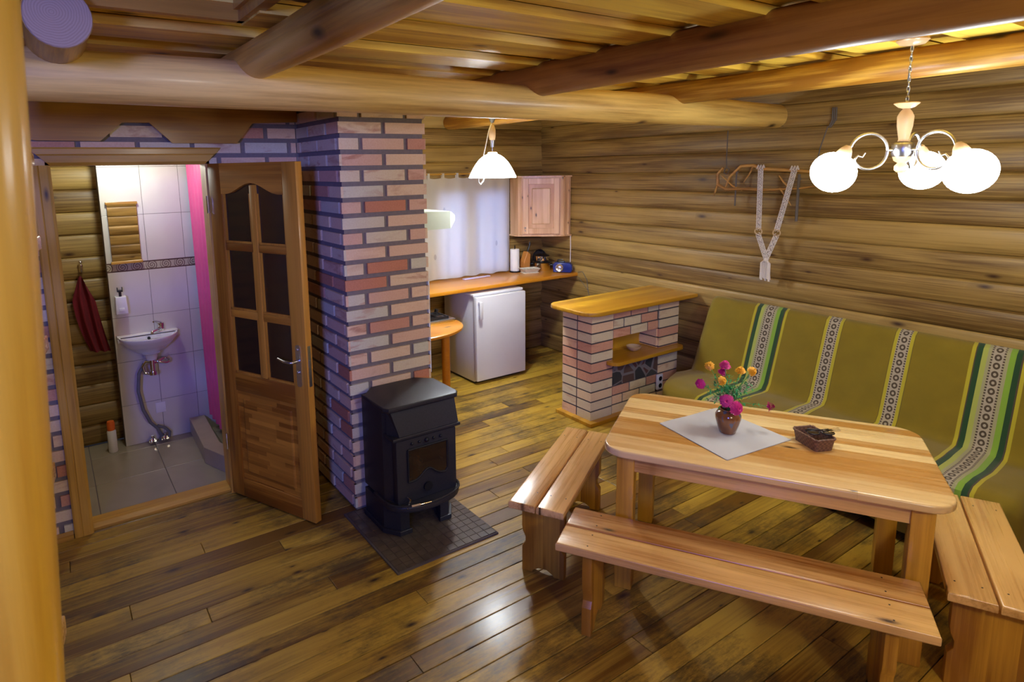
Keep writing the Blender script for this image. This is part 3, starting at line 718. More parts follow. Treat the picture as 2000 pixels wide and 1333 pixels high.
for (x0, x1) in ((.105, .34), (.385, .61)):
    for (z0, z1) in ((.81, 1.152), (1.198, 1.547)):
        MB().box(x0, x1, .02, .026, z0, z1).build('glass_pane', doorglass_m, dl, 0)
    xm = [(x0, 1.593), (x1, 1.593)]+([(x1, 1.93), (x0, 1.88)] if x0 < .3 else [(x1, 1.88), (x0, 1.93)])
    MB().prism(xm, .02, .026, plane='xz').build('glass_pane', doorglass_m, dl, 0)
b = MB()
for (x0, x1, z0, z1) in ((.105, .34, .81, 1.152), (.385, .61, .81, 1.152), (.105, .34, 1.198, 1.547), (.385, .61, 1.198, 1.547), (.105, .34, 1.593, 1.875), (.385, .61, 1.593, 1.875)):
    for s in (x0, x1-.012): b.box(s, s+.012, .008, .036, z0, z1, (.9, .3, 0))
    b.box(x0, x1, .008, .036, z0, z0+.012, (.9, .3, 0))
split(b, 'glazing_bead', door_z, dl, 0)
b = MB(); b.bbox(.105, .61, .012, .033, .13, .70, .002)
b.add([(.105, .01, .13), (.61, .01, .13), (.61, .01, .70), (.105, .01, .70), (.15, .02, .175), (.565, .02, .175), (.565, .02, .655), (.15, .02, .655)], [(0, 1, 5, 4), (1, 2, 6, 5), (2, 3, 7, 6), (3, 0, 4, 7)])
b.bbox(.15, .565, .004, .03, .175, .655, .012); b.build('lower_panel', door_s, dl, 0)
h = MB(); h.prism(rrect(.638, .674, .815, 1.055, .017), -.006, .001, plane='xz'); ho = h.build('handle_plate', metal_m, dl, 40)
h = MB(); h.tube([(.656, 0, .965), (.656, -.045, .965), (.645, -.055, .965), (.60, -.057, .967), (.545, -.05, .975)], [.009, .009, .009, .008, .006]); h.ball((.656, -.008, .90), .009); h.ball((.656, -.006, 1.03), .007); split(h, 'handle', metal_m, ho, 60)
h = MB(); h.box(DW-.001, DW+.0015, .012, .032, .82, 1.05); h.box(DW+.001, DW+.004, .015, .029, .93, .97); split(h, 'lock_plate', metal_m, dl, 0)

# ------------------------------------------------------------------ bathroom things
mr = thing('wall_mirror', 'tall narrow mirror with pale edges on the tiles above the sink', 'mirror', (.46, 5.02, 1.585))
MB().box(-.092, .092, -.012, -.006, -.205, .20).build('glass', mirror_m, mr, 0)
split(MB().bbox(-.1, .1, -.02, .009, .198, .216, .002).bbox(-.1, .1, -.02, .009, -.222, -.204, .002), 'frame', case_x, mr, 0)
lp = thing('bathroom_lamp', 'bright bathroom ceiling lamp in front of the tile top, half hidden by the lintel', 'lamp', (.42, 4.62, 2.125))
MB().ball((0, 0, 0), .042).build('glass_globe', bulb_m, lp); MB().lathe([(.0001, .03), (.03, .03), (.035, .055), (.02, .09), (.02, .29), (.05, .295), (.05, .305), (0.0001, .305)]).build('base', white_m, lp)
sp_ = thing('soap_dispenser', 'white wall soap dispenser with black pump above the sink', 'soap dispenser', (.392, 5.028, 1.01))
MB().prism([(-.04, 0), (.04, 0), (.034, .125), (-.034, .125)], -.07, 0, plane='xz', b=.006).build('body', plastic_w, sp_, 40)
split(MB().bbox(-.018, .018, -.076, -.068, .02, .045, .003), 'button', plastic_w, sp_, 30)
b = MB(); b.tube([(0, -.04, .125), (0, -.04, .16)], .009); b.bbox(-.018, .018, -.055, -.025, .158, .172, .003); b.box(-.018, -.012, -.05, -.03, .17, .19); b.box(.012, .018, -.05, -.03, .17, .19); split(b, 'pump', black_m, sp_, 30)
# sink
sk = thing('hand_basin', 'small white wall-hung basin with chrome tap', 'sink', (.545, 5.03, .83))
b = MB(); nr = 40
def basin(u, v):
    a = math.pi*u      # half ellipse front, straight at wall
    # v 0..1 : outer underside -> rim -> inner bowl
    stops = [(0.0, .30, -.135), (.12, .46, -.125), (.3, .80, -.065), (.45, .97, -.02), (.52, 1.0, .0), (.58, .985, .008), (.64, .90, .004), (.74, .80, -.03), (.87, .55, -.075), (1.0, .02, -.085)]
    for (v0, s0, z0), (v1, s1, z1) in zip(stops, stops[1:]):
        if v <= v1+1e-9: t = (v-v0)/(v1-v0); s = s0+(s1-s0)*t; z = z0+(z1-z0)*t; break
    x = math.cos(a)*.20*s; yy = -math.sin(a)**.8*.235*s
    if v > .6: yy = -.045+(yy+.0)*.80 if True else yy
    return (x, yy, z)
b.grid(basin, 36, 30); b.box(-.20, .20, -.06, -.0, -.03, .006); b.lathe([(.0001, -.17), (.035, -.17), (.045, -.13), (.06, -.12)], 20, cy=-.11)
b.prism([(-.2, -.001), (-.2, -.06), (.2, -.06), (.2, -.001)], .0, .012)
b.build('bowl', ceramic_m, sk, 50)
MB().tube([(0.0, -.055, -.02), (0.0, -.068, -.022)], .011, 16).build('overflow_hole', black_m, sk)
b = MB(); b.tube([(.09, -.03, .01), (.09, -.03, .05)], .022, 16); b.tube([(.085, -.04, .035), (.05, -.09, .035), (.02, -.115, .032), (.018, -.118, .02)], [.014, .012, .011, .011], 12)
b.tube([(.09, -.03, .05), (.09, -.03, .075)], .024, 16); b.tube([(.09, -.03, .075), (.05, -.08, .10), (.035, -.10, .102)], [.012, .008, .006], 10); b.build('tap', chrome_m, sk, 50)
b = MB(); b.tube([(0, -.11, -.17), (0, -.11, -.26)], .018, 14); b.tube([(0, -.11, -.26), (0, -.11, -.285)], .026, 14); b.tube([(0, -.11, -.19), (-.04, -.10, -.185), (-.06, -.09, -.22), (-.05, -.09, -.27), (-.02, -.10, -.275)], .013, 10)
b.tube([(0, -.11, -.20), (.05, -.10, -.19), (.10, -.05, -.18), (.12, .0, -.18)], .013, 10)
b.tube([(.02+.055*math.cos(a*.35)+.04, -.085+.03*math.sin(a*.35), -.20+.012*math.sin(a*.7)) for a in range(18)], .008, 8); b.build('trap', chrome_m, sk, 50)
b = MB()
b.tube([(-.05, -.08, -.20), (-.09, -.08, -.27), (-.105, -.08, -.40), (-.085, -.07, -.55), (-.045, -.06, -.66), (0.0, -.05, -.72), (.02, -.05, -.78), (.01, -.05, -.815)], .012, 10)
b.tube([(0.0, -.05, -.70), (.05, -.05, -.73), (.08, -.05, -.77), (.075, -.05, -.80), (.05, -.05, -.815)], .011, 10); b.build('hose', grey_m, sk, 60)
for x in (-.04, .045):
    b = MB()
    b.tube([(x, 0, -.80), (x, -.07, -.80)], .014, 12); b.tube([(x, -.05, -.815), (x, -.05, -.77)], .012, 12); b.ball((x-.012, -.075, -.80), .022, 12, 8); b.box(x-.028, x+.02, -.09, -.07, -.806, -.794)
    b.build('valve', chrome_m, sk, 50)
sp2 = thing('socket_plate', 'small square cover plate low on the bathroom tiles', 'socket', (.0, 0, 0)); MB().bbox(.55, .62, 5.024, 5.031, .21, .29, .002).build('plate', plastic_w, sp2, 0)
# hook and towel
hk = MB(); hk.prism(rrect(-.013, .013, -.03, .03, .01), -.004, .004, plane='xz'); hk.tube([(0, -.004, -.01), (0, -.035, -.025), (0, -.055, 0), (0, -.05, .02)], .006, 10); hk.ball((0, -.05, .025), .011, 12, 8); hk.ball((0, -.01, .045), .012, 12, 8)
tag(hk.build('towel_hook', chrome_m, None, 50, loc=(.18, 5.185, 1.335)), 'chrome hook on the bathroom log wall holding a towel', 'hook')
def towel(u, v):
    # v 0 top -> 1 bottom ; u across
    w = .022+.038*min(1, v*4)+.012*math.sin(v*3)
    cx = -.012+.075*v*v; x = cx+(u-.5)*2*w
    y = -.045-.022*math.cos(u*15+v*2)*(.5+.5*v)-.01*math.sin(u*7)+.03*v*0
    z = -.012-.555*v-(.05*(abs(u-.42)*2)**1.5)*(1-v)-.02*u*v
    return (x, y, z)
b = MB(); b.grid(towel, 40, 30); b.grid(lambda u, v: (towel(u, v)[0]+.004, towel(u, v)[1]+.018, towel(u, v)[2]), 40, 30)
tag(b.build('hand_towel', red_cloth, None, 80, loc=(.18, 5.175, 1.30)), 'dark red towel hanging from the hook on the log wall', 'towel')
cn = thing('spray_can', 'spray can with orange cap standing on the bathroom floor', 'spray can', (.245, 5.0, 0))
MB().lathe([(.0001, 0), (.028, 0), (.03, .006), (.03, .155), (.024, .168), (.0001, .168)]).build('can', plastic_w, cn, 50); MB().lathe([(.0001, .166), (.026, .166), (.026, .215), (.022, .232), (.0001, .234)]).build('cap', orange_m, cn, 50)
# shower curb and curtain
b = MB(); b.prism([(.775, 5.02), (.755, 4.40), (.84, 4.17), (1.1, 4.05), (1.16, 4.13), (.925, 4.24), (.865, 4.43), (.885, 5.02)], 0, .12, (.3, .3, .3), b=.004)
tag(b.build('shower_curb', curb_m, None, 0), 'low beige tiled curb of the shower beside the sink', 'shower curb')
def curt(u, v):
    y = 4.22+.76*u; s = math.sin(u*42)
    return (.915+.018*s*(1-.2*v)+.015*v, y, 2.10-1.972*v)
b = MB(); b.grid(curt, 120, 24); scu = thing('shower_curtain', 'pink shower curtain hanging behind the right door jamb', 'shower curtain')
b.build('cloth', pink_m, scu, 80); MB().tube([(.90, 4.02, 2.11), (.90, 5.02, 2.11)], .011).build('rod', white_m, scu)

# ------------------------------------------------------------------ stove and hearth
hp = thing('hearth_plate', 'dark brown tiled floor plate under the black stove', 'hearth plate', (1.595, 2.89, 0))
b = MB(); b.box(-.315, .31, -.335, .335, 0, .008); b.build('slab', grout2_m, hp, 0)
b = MB(); n1 = 12
for i in range(n1):
    for j in range(n1+1):
        x0 = -.305+i*.0508; y0 = -.325+j*.05
        b.box(x0+.0015, x0+.0493, y0+.0015, y0+.0485, .006, .011, ((i//2+j//3) % 3/3., random.random()*.3, random.random()*.2))
b.build('tiles', htile_m, hp, 0)
sv = thing('wood_stove', 'black cast iron wood stove with glass door in front of the brick chimney', 'stove', (1.605, 3.0, .011))
SX, SY = .222, .165
def oct_(w, d, c): return [(-w, d), (-w, -d+c), (-w+c*.5, -d), (w-c*.5, -d), (w, -d+c), (w, d)]
b = MB()
b.prism(oct_(.210, .16, .07), .19, .725, (.5, .5, 0)); 
b.build('body', iron_m, sv, 0)
b = MB(); b.prism([(-.14, .185), (.15, .185), (.235, .10), (.236, -.155), (.21, -.19), (-.215, -.19), (-.236, -.16), (-.236, .08)], .722, .748, b=.009); b.build('top_plate', iron_m, sv, 30)
# sloping hood above the door
b = MB(); b.add([(-.195, -.168, .715), (.205, -.168, .715), (.205, -.205, .585), (-.165, -.205, .585), (-.20, -.13, .715), (.2, -.13, .715), (.205, -.13, .565), (-.205, -.13, .565), (-.165, -.205, .565), (.205, -.205, .565)],
    [(0, 1, 2, 3), (3, 2, 9, 8), (0, 4, 5, 1), (0, 3, 8, 7, 4), (1, 5, 6, 9, 2), (8, 9, 6, 7)]); b.prism([(-.208, -.215), (.212, -.215), (.212, -.10), (-.208, -.10)], .566, .585, b=.006); b.build('upper_hood', iron_m, sv, 0)
b = MB(); b.prism(rrect(-.185, .19, .20, .56, .01), -.20, -.15, plane='xz', b=.004); dr = b.build('stove_door', iron_m, sv, 30)
pts = [(-.118, .50), (.13, .50), (.13, .335)]+[(.13-.248*i/16, .335-.018+(.05*math.exp(-((i/16-.5)/.2)**2))) for i in range(1, 17)]
b = MB(); b.prism([(x, z) for x, z in pts], -.2045, -.198, plane='xz'); lab(b.build('stove_window', stoveglass_m, dr, 0), 'sooty glass window')
b = MB(); fr = []
for i in range(len(pts)):
    p0, p1 = pts[i], pts[(i+1) % len(pts)]; b.tube([(p0[0], -.205, p0[1]), (p1[0], -.205, p1[1])], .006, 8)
b.build('window_rim', iron2_m, dr, 40)
b = MB()
for i, x in enumerate((-.09, -.045, 0, .045, .09)): b.ball((x, -.202, .53), .009 if i != 2 else .014, 10, 6)
b.lathe([(.0001, -.012), (.022, -.012), (.026, -.004), (.026, .006), (.0001, .006)], 20, M=Matrix.Translation((.0, -.207, .262)) @ Matrix.Rotation(R(90), 4, 'X')); split(b, 'ornament', iron2_m, dr, 40)
b = MB(); b.tube([(-.13, -.205, .235), (-.125, -.23, .23), (-.14, -.235, .205), (-.15, -.24, .19)], .005, 8); b.build('latch', chrome_m, dr, 40)
b = MB(); lipp = [(-.225, .02)]+[(-.225*math.cos(math.pi*i/14), -.12-.155*math.sin(math.pi*i/14)**.75) for i in range(15)]+[(.225, .02)]
b.prism(lipp, .165, .20, b=.008)
for i in range(1, len(lipp)-2):
    b.tube([(*lipp[i], .205), (*lipp[i+1], .205)], .007, 6)
b.build('ash_lip', iron_m, sv, 30)
b = MB(); b.tube([(-.135, -.262, .212), (-.09, -.275, .214)], .006, 10); hh = b.build('poker_grip', bowl_m, sv, 40)
b = MB(); b.tube([(-.09, -.275, .214), (-.03, -.29, .218)], .0045, 10); b.build('poker', chrome_m, sv, 40)
for sgn in (-1, 1):
    b = MB(); b.prism([(sgn*.215, .15), (sgn*.215, -.08), (sgn*.155, -.165), (sgn*.10, -.165), (sgn*.12, -.09), (sgn*.15, -.06), (sgn*.15, .15)], .02, .17); b.prism([(sgn*.225, .16), (sgn*.225, -.085), (sgn*.165, -.178), (sgn*.09, -.178), (sgn*.115, -.09), (sgn*.145, -.055), (sgn*.145, .16)], 0, .028, b=.004)
    b.build('leg', iron_m, sv, 0)
MB().box(-.15, .15, .10, .15, .02, .17).build('back_plate', iron_m, sv, 0)

# ------------------------------------------------------------------ brick shelf unit (fireplace style)
FX, FY = 3.88, 3.48
fp = thing('brick_shelf_unit', 'low brick divider against the log wall with wooden top and niche', 'shelf unit', (FX, FY, 0))
b = MB(); H = .886; cs = .0808; j = .012
z = .03; k = 0
def fbrick(x0, x1, y0, y1, z0, z1): b.box(x0, x1, y0, y1, z0, z1, (random.choice((random.random()*.6+.1, .1, .85)), random.random()*.7, random.random()))
X0, X1, XA, XB = 3.375-FX, 4.40-FX, 3.62-FX, 4.145-FX; YF, YB = 3.32-FY, 3.64-FY
for k in range(11):
    za = .03+k*cs*.965; zb = za+cs*.965-j
    fbrick(X0, XA-j, YF, YF+.15, za, zb); fbrick(XB+j, X1, YF, YF+.15, za, zb); fbrick(X0, X0+.15, YF+.15+j, YB, za, zb); fbrick(X1-.15, X1, YF+.15+j, YB, za, zb)
    if k < 3 or k >= 8:
        x = XA-(.08 if k % 2 else 0)
        while x < XB:
            a, c = max(x, XA), min(x+.19, XB)
            if c-a > .03: fbrick(a, c, YF+.006, YF+.12, za, zb)
            x += .19+j
    if 5 <= k < 8: fbrick(XB+.0, XB+.012, YF+.02, YB-.02, za, zb)
b.build('brickwork', brick_m, fp, 0)
b = MB(); g = .004
b.box(X0+g, XA-j-g, YF+g, YB-g, 0, H); b.box(XB+j+g, X1-g, YF+g, YB-g, 0, H); b.box(XA-.02, XB+.02, YF+.012, YB-g, 0, .262); b.box(XA-.02, XB+.02, YF+.012, YB-g, .655, H); b.build('mortar', mortar2_m, fp, 0)
lab(MB().box(XA-.012, XB+.012, YF+.006, YF+.05, .262, .455).build('stone_panel', stones_m, fp, 0), 'dark stone mosaic panel')
MB().box(XA-.01, XB+.01, YF+.20, YF+.22, .45, .66).build('niche_back', mantle_m, fp, 0)
b = MB(); b.prism(rrect(3.535-FX, 4.385-FX, 3.225-FY, 3.315-FY, .07, rs=(0, 0, .07, .05)), .458, .484); b.prism([(XA, YF-.005), (XB, YF-.005), (XB, YF+.2), (XA, YF+.2)], .458, .484); b.build('shelf', mantle_m, fp, 30)
b = MB(); yq = [3.20-FY, 3.32-FY, 3.43-FY, 3.54-FY, 3.69-FY]
pl = rrect(3.235-FX, 4.475-FX, 3.195-FY, 3.69-FY, .06, rs=(0, .10, .12, .0)); b.prism(pl, .892, .924, b=.007); b.build('top', mantle_m, fp, 30)
MB().bbox(X0-.045, X1, YF-.05, YB+.03, 0, .03, .004).build('plinth', mantle_m, fp, 0)
so = thing('power_socket', 'grey-white double socket low on the brick divider', 'socket', (4.165, 3.312, .19)); MB().bbox(-.035, .035, -.012, .006, -.065, .065, .004).build('plate', plastic_w, so, 30)
split(MB().lathe([(.0001, 0), (.018, 0), (.02, .003)], 16, M=Matrix.Translation((0, -.013, .03)) @ Matrix.Rotation(R(90), 4, 'X')).lathe([(.0001, 0), (.018, 0), (.02, .003)], 16, M=Matrix.Translation((0, -.013, -.03)) @ Matrix.Rotation(R(90), 4, 'X')), 'outlet', black_m, so, 30)
b = MB(); b.lathe([(.0001, 0), (.028, 0), (.033, .004), (.055, .022), (.062, .038), (.058, .04), (.05, .026), (.03, .012), (.0001, .010)], 32); tag(b.build('wooden_bowl', bowl_m, None, 50, loc=(3.93, 3.39, .4845)), 'small pale wooden bowl on the niche shelf of the brick divider', 'bowl')

# ------------------------------------------------------------------ kitchen
ct = MB(); ct.bbox(1.95, 4.495, 4.63, 5.18, .878, .912, .006, (.5, .5, 0)); tag(ct.build('kitchen_counter', counter_m, None, 30), 'orange varnished worktop under the curtained kitchen window', 'worktop')
fr = thing('fridge', 'white under-counter fridge below the worktop', 'fridge', (3.46, 4.85, 0))
MB().bbox(-.28, .28, -.23, .27, .02, .835, .004).build('body', white_m, fr, 30)
MB().bbox(-.29, .29, -.245, .27, .83, .852, .004).build('top', white_m, fr, 30)
MB().bbox(-.288, .288, -.29, -.236, .035, .828, .01).build('door', white_m, fr, 30)
b = MB(); b.bbox(-.272, -.235, -.325, -.312, .63, .79, .005); b.box(-.268, -.24, -.315, -.288, .63, .655); b.box(-.268, -.24, -.315, -.288, .77, .79); split(b, 'handle', white_m, fr, 30)
MB().box(-.27, .27, -.22, .25, 0, .03).build('foot', black_m, fr, 0)
rt = thing('round_table', 'orange wooden half-round table partly hidden behind the chimney', 'table', (2.38, 4.32, 0))
b = MB(); b.lathe([(.0001, .70), (.40, .70), (.412, .708), (.412, .724), (.40, .732), (.0001, .732)], 48, (.5, .2, 0), sx=1.04, sy=.85); b.build('tabletop', counter_m, rt, 40)
for x, y_ in ((.27, -.06), (-.25, -.06), (.0, .25)): MB().lathe([(.0001, 0), (.032, 0), (.035, .35), (.035, .70), (.0001, .70)], 20, cx=x, cy=y_).build('leg', counter_m, rt, 50)
hb = thing('gas_hob', 'steel gas hob with black pan supports on the round table', 'hob', (2.55, 4.43, .732))
MB().bbox(-.25, .23, -.13, .13, 0, .022, .005).build('tray', metal_m, hb, 30)
b = MB()
for x in (-.12, .08):
    for q in (-.09, 0, .09): b.box(x-.08, x+.1, q-.004, q+.004, .035, .043); b.box(x+q-.004, x+q+.004, -.1, .1, .035, .043)
    b.box(x-.1, x+.1, -.1, -.095, .02, .04); b.box(x-.1, x+.1, .095, .1, .02, .04)
split(b, 'pan_support', black_m, hb, 0)
b = MB()
for x in (-.12, .08): b.lathe([(.0001, .02), (.035, .02), (.035, .032), (.0001, .032)], 20, cx=x)
split(b, 'burner', black_m, hb, 30)
b = MB()
for x in (.0, .10, .18): b.tube([(x, .115, .02), (x+.01, .105, .06)], .017, 14)
split(b, 'knob', black_m, hb, 40)
# cooker hood
hd = MB(); hd.add([(-.62, -.2, -.075), (-.62, .2, -.075), (-.62, -.2, .08), (-.62, .2, .08), (.02, -.2, -.07), (.02, .2, -.07), (.02, -.2, .062), (.02, .2, .062), (.15, -.06, -.025), (.15, .06, -.025), (.15, -.06, .02), (.15, .06, .02)],
    [(0, 1, 5, 4), (2, 6, 7, 3), (0, 4, 6, 2), (1, 3, 7, 5), (4, 5, 9, 8), (6, 10, 11, 7), (4, 8, 10, 6), (5, 7, 11, 9), (8, 9, 11, 10), (0, 2, 3, 1)])
hd.box(-.60, -.40, -.1, .1, .07, .896)
tag(hd.build('cooker_hood', hood_m, None, 30, loc=(2.60, 4.3, 1.602)), 'pale grey-green tapered hood poking out from behind the chimney', 'cooker hood')
b = MB()
b.box(0, .01, -.03, .0, .75, 1.335)
tag(b.build('edge_strip', white_m, None, 0, loc=(1.893, 3.26, .0)), 'thin white strip running down the right edge of the brick chimney', 'strip')
b = MB()
for z in (1.80, 1.69, 1.615, 1.37): b.ball((0, 0, z), .013, 12, 8)
b.tube([(0, 0, 1.30), (0, 0, 1.83)], .004, 8)
tag(b.build('utensil_rail', white_m, None, 50, loc=(1.912, 3.30, 0)), 'rail with small white knobs on the kitchen side of the chimney', 'rail')
# curtain
cu = thing('window_curtain', 'thin whitish curtain with daylight behind it over the worktop', 'curtain', (3.47, 5.12, 0))
def kc(u, v):
    x = -.60+1.13*u; zt = 1.905-.012*abs(math.sin(u*math.pi*7))
    return (x, .018*math.sin(u*38+v*.6)*(.4+.6*v)+.01*math.sin(u*13), zt+(.925-zt)*v+.004*math.sin(u*30)*v)
MB().grid(kc, 140, 20).build('cloth', curtain_m, cu, 80)
MB().tube([(-.66, 0, 1.935), (.56, 0, 1.935)], .007).build('rod', case_x, cu)
b = MB()
for i in range(8):
    x = -.60+1.13*i/7; b.box(x-.012, x+.012, -.012, -.009, 1.885, 1.945); b.box(x-.012, x+.012, .009, .012, 1.885, 1.945)
split(b, 'hanging_tab', curtain_m, cu, 0)
# corner cabinet
cb = thing('corner_cabinet', 'pale pine wall cabinet in the corner beside the curtain', 'cabinet', (0, 0, 0))
Z0, Z1 = 1.30, 1.885
pent = [(4.05, 5.18), (4.05, 5.05), (4.075, 5.02), (4.375, 4.765), (4.41, 4.745), (4.49, 4.745), (4.49, 5.18)]
MB().prism(pent, Z0, Z1, (.4, .3, 0)).build('body', cab_m, cb, 0)
split(MB().prism([(4.03, 5.18), (4.03, 5.03), (4.365, 4.74), (4.40, 4.73), (4.495, 4.73), (4.495, 5.18)], Z1, Z1+.014, (.4, .3, 0)).prism([(4.03, 5.18), (4.03, 5.03), (4.365, 4.74), (4.40, 4.73), (4.495, 4.73), (4.495, 5.18)], Z0-.014, Z0, (.4, .3, 0)), 'cornice', cab_m, cb, 0)
A_, B_ = Vector((4.085, 5.012, 0)), Vector((4.365, 4.774, 0)); uu = (B_-A_).normalized(); nn = Vector((uu.y, -uu.x, 0)); L0 = (B_-A_).length
Mx = Matrix((uu, -nn, Vector((0, 0, 1)))).transposed().to_4x4(); Mx.translation = A_
cd = MB()
for a in ((0, .055, .01, .575), (L0-.055, L0, .01, .575)): cd.bbox(a[0], a[1], -.022, 0, Z0+a[2], Z0+a[3], .003, M=Mx)
for a in ((.055, L0-.055, .01, .07), (.055, L0-.055, .515, .575)): cd.bbox(a[0], a[1], -.022, 0, Z0+a[2], Z0+a[3], .003, M=Mx)
cdo = cd.build('door', cab_m, cb, 0)
pn = MB(); pn.box(.05, L0-.05, -.010, 0, Z0+.06, Z0+.52, M=Mx); pn.bbox(.09, L0-.09, -.019, -.004, Z0+.11, Z0+.475, .009, M=Mx); pn.build('panel', cab_m, cdo, 0)
kb = MB(); kb.ball((.022, -.032, Z0+.075), .008, 10, 6, M=Mx); kb.ball((.022, -.032, Z0+.045), .006, 10, 6, M=Mx); split(kb, 'knob', metal_m, cdo)
b = MB(); 
for x in (4.40, 4.46): b.tube([(x, 4.742, Z0), (x, 4.742, Z1)], .007, 8)
split(b, 'moulding', cab_m, cb, 40)
# counter items
pr = thing('paper_towel_roll', 'white paper towel roll on the worktop beside the curtain', 'paper towel', (4.03, 5.08, .912))
MB().lathe([(.015, .012), (.046, .012), (.048, .02), (.048, .235), (.046, .24), (.015, .24)], 32).build('roll', paper_m, pr, 40)
MB().lathe([(.0001, 0), (.055, 0), (.055, .01), (.006, .012), (.006, .275), (.0001, .28)], 24).build('holder', dkmetal_m, pr, 40)
kn = thing('knife_block', 'orange wooden knife block with dark handled knives', 'knife block', (4.17, 5.10, .912))
b = MB(); b.prism([(-.035, 0), (.05, 0), (.06, .17), (.02, .2), (-.0, .15), (-.03, .09)], -.035, .035, plane='xz', b=.004); b.build('block', knife_m, kn, 0)
b = MB()
for q, (x, y_, s) in enumerate(((.03, -.018, 1), (.045, .0, 1.2), (.055, .018, .9))):
    b.tube([(x, y_, .17), (x+.012*s, y_, .19+.03*s), (x+.035, y_, .19+.085*s)], [.009, .008, .009], 8)
split(b, 'knife_handle', black_m, kn, 50); MB().tube([(.07+.018*math.cos(a*.6), -.01, .29+.018*math.sin(a*.6)) for a in range(11)], .003, 6).build('ring', chrome_m, kn)
b = MB(); b.prism(rrect(-.085, .085, -.055, .055, .012), 0, .006); 
for i, (s0, z0, s1, z1) in enumerate(((.78, 0, 1.0, .045),)):
    p0 = rrect(-.085*s0, .085*s0, -.055*s0, .055*s0, .01); p1 = rrect(-.1, .1, -.068, .068, .014); n = len(p0)
    b.add([(x, y_, 0) for x, y_ in p0]+[(x, y_, .045) for x, y_ in p1]+[(x*.95, y_*.93, .045) for x, y_ in p1]+[(x*.92, y_*.92, .006) for x, y_ in p0], [(i, (i+1) % n, n+(i+1) % n, n+i) for i in range(n)]+[(n+i, n+(i+1) % n, 2*n+(i+1) % n, 2*n+i) for i in range(n)]+[(2*n+i, 2*n+(i+1) % n, 3*n+(i+1) % n, 3*n+i) for i in range(n)])
for i in range(5): b.box(-.07+i*.033, -.065+i*.033, -.05, .05, .03, .036)
tag(b.build('wicker_tray', tray_m, None, 30, loc=(4.12, 4.95, .912), rot=(0, 0, R(-12))), 'small pale woven basket on the worktop in front of the knife block', 'basket')
pt = thing('pot_stack', 'stack of shiny steel cooking pots with dark lids on the worktop', 'pots', (4.33, 5.0, .912))
MB().lathe([(.0001, 0), (.085, 0), (.09, .01), (.09, .085), (.094, .09), (.0001, .09)], 32).build('pot', chrome_m, pt, 40)
MB().lathe([(.0001, .09), (.07, .09), (.073, .095), (.073, .15), (.078, .155), (.0001, .155)], 32, cx=.0).build('pot', chrome_m, pt, 40)
MB().lathe([(.098, .082), (.1, .088), (.094, .094), (.07, .092)], 32).lathe([(.08, .152), (.08, .158), (.04, .172), (.0001, .176)], 32).tube([(0, 0, .17), (0, 0, .19)], .012).build('lid', dkmetal_m, pt, 40)
b = MB()
for a in range(4):
    ca, sa = math.cos(a*1.57+.6), math.sin(a*1.57+.6); r_ = .09 if a % 2 else .073; z = .06 if a % 2 else .125
    b.tube([(ca*r_-sa*.02, sa*r_+ca*.02, z), (ca*(r_+.035)-sa*.018, sa*(r_+.035)+ca*.018, z), (ca*(r_+.035)+sa*.018, sa*(r_+.035)-ca*.018, z), (ca*r_+sa*.02, sa*r_-ca*.02, z)], .006, 8)
split(b, 'pot_handle', black_m, pt, 50)
pp = thing('black_pan', 'black pan leaning against the wall behind the steel pots', 'pan', (4.40, 5.13, .924))
MB().lathe([(.0001, -.012), (.085, -.012), (.10, .02), (.097, .02), (.083, -.006), (.0001, -.006)], 32, M=Matrix.Translation((0, 0, .088)) @ Matrix.Rotation(R(80), 4, 'X')).build('pan', black_m, pp, 40)
rd = thing('radio', 'dark blue portable radio with silver speaker at the worktop end', 'radio', (4.39, 4.74, .912), R(-52))
MB().prism([(-.095, .004), (.085, .004), (.1, .03), (.095, .08), (.07, .105), (-.08, .105), (-.1, .08)], -.04, .035, plane='xz', b=.008).build('body', blue_m, rd, 40)
MB().lathe([(.0001, 0), (.036, 0), (.04, .006), (.034, .01), (.02, .004), (.0001, .01)], 28, M=Matrix.Translation((-.03, -.043, .052)) @ Matrix.Rotation(R(90), 4, 'X')).build('speaker', metal_m, rd, 40)
split(MB().tube([(-.06, 0, .10), (-.055, 0, .128), (.0, 0, .132)], .006, 8).bbox(-.05, .02, -.02, .02, .10, .118, .004), 'handle', black_m, rd, 40)
lt = MB(); lt.bbox(-.16, .16, -.022, .022, 0, .012, .004); tag(lt.build('glass_tray', lilac_m, None, 30, loc=(3.50, 5.02, .9125), rot=(0, 0, R(2))), 'thin shiny lilac tray on the worktop below the curtain', 'tray')
b = MB(); b.tube([(4.485, 4.735, 1.29), (4.488, 4.735, 1.15), (4.486, 4.735, 1.01)], .004, 6); tag(b.build('cabinet_cable', plastic_w, None), 'white cable running down the wall from the cabinet to the radio', 'cable')
b = MB(); b.tube([(4.485, 4.62, .92), (4.492, 4.56, .93), (4.495, 4.50, .85), (4.492, 4.48, .75), (4.495, 4.44, .60), (4.495, 4.46, .45)], .0035, 6); b.tube([(4.49, 4.62, .87), (4.492, 4.54, .80), (4.495, 4.47, .74)], .003, 6)
tag(b.build('radio_cable', rope_m, None), 'thin dark cables hanging down the wall off the worktop end', 'cable')

